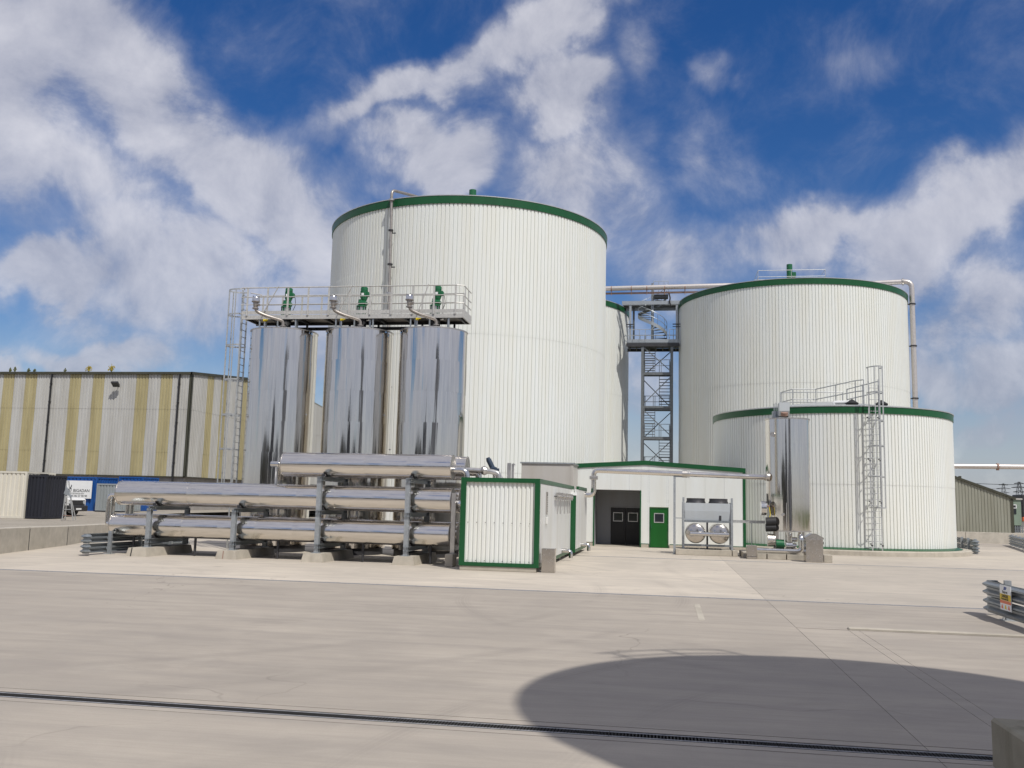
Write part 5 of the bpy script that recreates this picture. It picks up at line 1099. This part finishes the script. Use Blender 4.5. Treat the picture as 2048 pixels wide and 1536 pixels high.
part(car, 'side_trim', MB().box((CN-2.9,cv0+.03,zb+.78),(CN-.1,cv0+.05,zb+.84)), 'bumper', smooth=False)
sl = thing('step_ladder', 'aluminium step ladder standing by the charcoal container', 'ladder', (-30.6, 44, .64))
for dv, (ub, ut) in ((0, (-30.18,-30.62)), (0, (-30.80,-30.72))):
    part(sl, 'stile', MB().bar((ub,44.0,.62),(ut,44.0,2.65),.05,.03), 'galv_l', smooth=False); part(sl, 'stile', MB().bar((ub-.04,44.3,.62),(ut,44.1,2.2),.04,.03), 'galv_l', smooth=False)
for k in range(5):
    z = .85+k*.32; f = (z-.62)/2.03; u = -30.18-.44*f; uw = -30.80+.08*f; part(sl, 'rung', MB().bar((uw,44.0,z),(u,44.0,z),.03), 'rust' if k == 0 else 'galv_l', smooth=False)
part(sl, 'platform_tray', MB().prism([(-30.82,1.98),(-30.36,1.80),(-30.70,2.32)], 'v', 43.96, 44.04), 'galv', smooth=False)

# ------------------------------------------------------------------ crash barriers
WP = [(0,0),(0,.02),(.08,.06),(.085,.09),(.005,.135),(.005,.175),(.085,.22),(.08,.25),(0,.29),(0,.31)]
def barrier(label, p0, p1, posts_at, flip=1, noses=(True, False), mat='galv_d', z0=.07):
    a = Vector((p0[0], p0[1])); b = Vector((p1[0], p1[1])); d = (b-a).normalized(); n = Vector((d.y, -d.x))*flip
    t = thing('crash_barrier', label, 'crash barrier', (p0[0], p0[1], 0), 'steel crash barriers')
    path = [a, b]; L = (b-a).length
    if noses[0]:
        ctr = a - n*.11; arc = []
        for k in range(9):
            g = PI*k/8; q = ctr + n*.11*math.cos(g) - d*.11*math.sin(g); arc.append(q)
        path = arc[::-1] + [b]
    pts = [path[0]]
    for k in range(1, len(path)):
        pts.append(path[k])
    for zz in (z0, z0+.335):
        prof = [(flip*o, zz+z) for o, z in WP] + [(flip*(o-.007), zz+z) for o, z in WP[::-1]]
        part(t, 'beam', MB().sweep([(q.x, q.y) for q in pts], prof), mat, smooth=True, ang=50)
    for s_ in posts_at:
        q = a + d*s_ - n*.10
        po = part(t, 'post', MB().bar((q.x,q.y,.0),(q.x,q.y,.78),.12,.09), 'galv', smooth=False)
        part(po, 'base_plate', MB().box((q.x-.14,q.y-.14,.0),(q.x+.14,q.y+.14,.018)).bar((q.x+.1,q.y,.018),(q.x+.1,q.y,.06),.03).bar((q.x-.1,q.y,.018),(q.x-.1,q.y,.06),.03), 'galv_l', smooth=False)
        part(po, 'spacer', MB().bar((q.x,q.y,.2),(q.x+n.x*.1,q.y+n.y*.1,.2),.08).bar((q.x,q.y,.55),(q.x+n.x*.1,q.y+n.y*.1,.55),.08), 'galv', smooth=False)
    return t
barrier('near crash barrier at the right edge, with a warning sign', (6.62, 21.0), (6.62, 11.5), (.9, 2.7, 4.5, 6.3), flip=1)
barrier('crash barrier at left, running back behind the stacked steel tubes', (-18.95, 28.3), (-18.55, 34.5), (1.2, 2.9, 4.8), flip=-1)
barrier('crash barrier just right of the squat tank, posts facing the camera', (16.1, 52.2), (17.3, 62), (.15, 2.1, 4.0, 6.0), flip=1)
barrier('distant crash barrier at the right edge below the grey-green barn', (23.0, 68.0), (20.0, 55.5), (.8, 3.0, 5.2, 7.4), flip=1)
ws = thing('warning_sign', 'white warning sign with yellow and orange bands on the near crash barrier', 'sign', (6.5, 19.6, .23))
wu = 6.515
part(ws, 'board', MB().box((wu,19.34,.235),(wu+.012,19.93,.71)), 'sign', smooth=False)
part(ws, 'yellow_band', MB().box((wu-.003,19.345,.425),(wu,19.925,.545)), 's_yellow', smooth=False)
part(ws, 'orange_band', MB().box((wu-.003,19.345,.365),(wu,19.925,.42)), 's_orange', smooth=False)
pw = lambda v0, z0: (lambda x, y, d: (wu-.006-d*.5, v0-x, z0+y))
part(ws, 'lettering', text_mb('DANGER', .085, pw(19.82, .478)), 'ink', smooth=False)
part(ws, 'lettering', text_mb('Construction site', .055, pw(19.86, .435)), 'ink', smooth=False)
part(ws, 'lettering', text_mb('Keep out', .07, pw(19.78, .565)), 'ink', smooth=False)
part(ws, 'blue_logo', MB().prism([(19.72,.62),(19.60,.63),(19.55,.68),(19.68,.69)], 'u', wu-.004, wu), 's_blue', smooth=False)
for k, mt in enumerate(('s_orange', 's_yellow', 's_orange')):
    v = 19.82-k*.18; part(ws, 'pictogram', MB().prism([(v+.05,.265),(v-.05,.265),(v-.03,.31),(v,.345),(v+.03,.31)], 'u', wu-.004, wu), mt, smooth=False)

# ------------------------------------------------------------------ right-hand background
structure('terrace', MB().box((12,72.3,-.2),(70,160,.62)), 'gravel')
rw2 = thing('retaining_wall', 'low concrete retaining wall below the grey-green barn at right', 'wall', (24, 72, 0))
for k in range(9): part(rw2, 'block', MB().cbox((13+k*4.2,72.0,-.1),(17.18+k*4.2,72.3,.78),.015), 'wallc', smooth=False)
rb = thing('lean_to_barn', 'grey-green ribbed barn with sloping dark roof edge at far right', 'barn', (22, 80, .62))
def lz(u): return 5.05 - (u-23.05)*.366
e = 12.0
while e < 27.2:
    b = min(e+.95, 27.24)
    part(rb, 'sheet', MB().strip(ribs((e,80),(b,80),.215,.035,.62), .62, lambda P_: lz(P_[0])-.1), 'barn_g', smooth=False); e = b
part(rb, 'corner_trim', MB().box((27.22,79.93,.62),(27.42,80.1,lz(27.3))), 'barn_t', smooth=False)
part(rb, 'verge_trim', MB().prism([(12,lz(12)-.14),(27.6,lz(27.6)-.14),(27.6,lz(27.6)+.06),(12,lz(12)+.06)], 'v', 79.85, 80.12), 'barn_t', smooth=False)
part(rb, 'roof', MB().prism([(12,lz(12)-.1),(27.5,lz(27.5)-.1),(27.5,lz(27.5)+.03),(12,lz(12)+.03)], 'v', 80.12, 110), 'barn_g', smooth=False)
part(rb, 'side_wall', MB().box((27.2,80.1,.62),(27.3,110,lz(27.3)-.1)), 'barn_g', smooth=False)
part(rb, 'roof_vent', MB().cbox((23.4,79.9,lz(23.5)+.05),(23.6,80.1,lz(23.5)+.2),.02), 'barn_t', smooth=False)
gp2 = thing('gas_pipe', 'pale level pipe crossing the sky to the right of the squat tank', 'pipe', (12, 66, 0))
part(gp2, 'pipe_run', MB().cyl((10,66,5.15),(42,66,5.36),.17,14), 'gaspipe')
part(gp2, 'flange', MB().cyl((21.7,66,5.23),(21.82,66,5.23),.22,14).cyl((21.76,66,4.98),(21.76,66,5.1),.1,10), 'rust')
for u in (10.6, 30, 40): part(gp2, 'pipe_post', MB().box((u-.08,66.0,0),(u+.08,66.16,5.0)), 'galv', smooth=False)
cb = thing('site_cabin', 'small faded green cabin with white-framed window behind the grey-green barn', 'cabin', (30, 85, .62))
part(cb, 'wall', MB().box((28.0,85,1.2),(29.75,88,3.35)), 'cabin', smooth=False); part(cb, 'roof', MB().box((27.9,84.9,3.35),(29.85,88.1,3.48)), 'annex', smooth=False)
w = part(cb, 'window', MB().box((28.6,84.96,2.15),(29.35,84.99,2.95)), 'glass', smooth=False); part(w, 'window_frame', MB().box((28.6,84.93,2.88),(29.38,84.96,2.95)).box((28.6,84.93,2.62),(29.38,84.96,2.68)).box((29.32,84.93,2.68),(29.38,84.96,2.88)), 'sign', smooth=False)
part(cb, 'base', MB().box((28.1,85.1,.6),(29.7,87.9,1.2)), 'darkm', smooth=False)
ly = thing('lorry', 'dark lorry with a red and white lower body at the far right edge', 'lorry', (33, 90, .62))
part(ly, 'body', MB().cbox((31.6,90,1.9),(38,92.4,3.9),.05), 'darkm', smooth=False); part(ly, 'red_band', MB().cbox((31.6,89.98,1.55),(38,92.42,1.9),.03), 's_orange', smooth=False); part(ly, 'side_skirt', MB().cbox((31.75,90,1.0),(36,92.4,1.55),.04), 'sign', smooth=False)
for u in (32.6, 36.8): part(ly, 'wheel', MB().cyl((u,90,1.12),(u,90.3,1.12),.5,20), 'black')
pf = thing('palisade_fence', 'dark steel palisade fence in front of the green cabin', 'fence', (29, 82, .62))
for k in range(22): part(pf, 'pale', MB().prism([(27.5+k*.17,.62),(27.58+k*.17,.62),(27.58+k*.17,1.16),(27.54+k*.17,1.22),(27.5+k*.17,1.16)], 'v', 82, 82.02), 'galv_d', smooth=False)
part(pf, 'fence_rail', MB().box((27.5,82.03,1.0),(31.3,82.06,1.05)).box((27.5,82.03,.75),(31.3,82.06,.8)), 'galv_d', smooth=False)
def pylon(label, u, v, h, s):
    t = thing('pylon', label, 'pylon', (u, v, -.2), 'electricity pylons'); m = MB(); b = h*.11
    W = lambda z: b*(1-z/h)**.8 + .35*s
    lv = [0,.2,.38,.54,.68,.8,.9,1.0]
    for k0, k1 in zip(lv, lv[1:]):
        z0, z1 = k0*h, k1*h; w0, w1 = W(z0), W(z1)
        for sx_ in (-1,1):
            for sy_ in (-1,1): m.bar((u+sx_*w0,v+sy_*w0,z0),(u+sx_*w1,v+sy_*w1,z1),.22*s)
            m.bar((u+sx_*w0,v-w0,z0),(u-sx_*w1,v-w1,z1),.16*s)
    part(t, 'lattice_tower', m, 'darkm', smooth=False)
    for k, L_ in ((.72,.16),(.84,.20),(.95,.13)): part(t, 'cross_arm', MB().bar((u-h*L_,v,h*k),(u+h*L_,v,h*k),.35*s).bar((u-h*L_,v,h*k),(u,v,h*(k+.04)),.2*s).bar((u+h*L_,v,h*k),(u,v,h*(k+.04)),.2*s), 'darkm', smooth=False)
pylon('distant lattice pylon above the roof slope of the grey-green barn', 301, 900, 30, 1.0)
pylon('darker nearer pylon above the small green cabin', 209.5, 600, 21.8, 1.1)
def wire(label, p, q, sag):
    pts = []
    for k in range(25):
        t_ = k/24; a = Vector(p).lerp(Vector(q), t_); a.z -= sag*4*t_*(1-t_); pts.append(a)
    solo('power_line', MB().path(pts, .16, 5), 'darkm', label, 'power line', tuple(p), 'power lines between pylons')
wire('upper power line sloping down from behind the squat tank to the pylons', (120, 700, 34), (209.5, 600, 20), 3)
wire('lower power line crossing level behind the far pylon', (130, 900, 27), (301, 900, 25), 1.5)

# concrete block in the near right corner
solo('concrete_block', MB().cbox((2.68,7.6,0),(4.2,8.55,.40),.02), 'mossy', 'weathered concrete block cut off by the lower right corner', 'concrete block', (3.4,8.1,0), smooth=False)
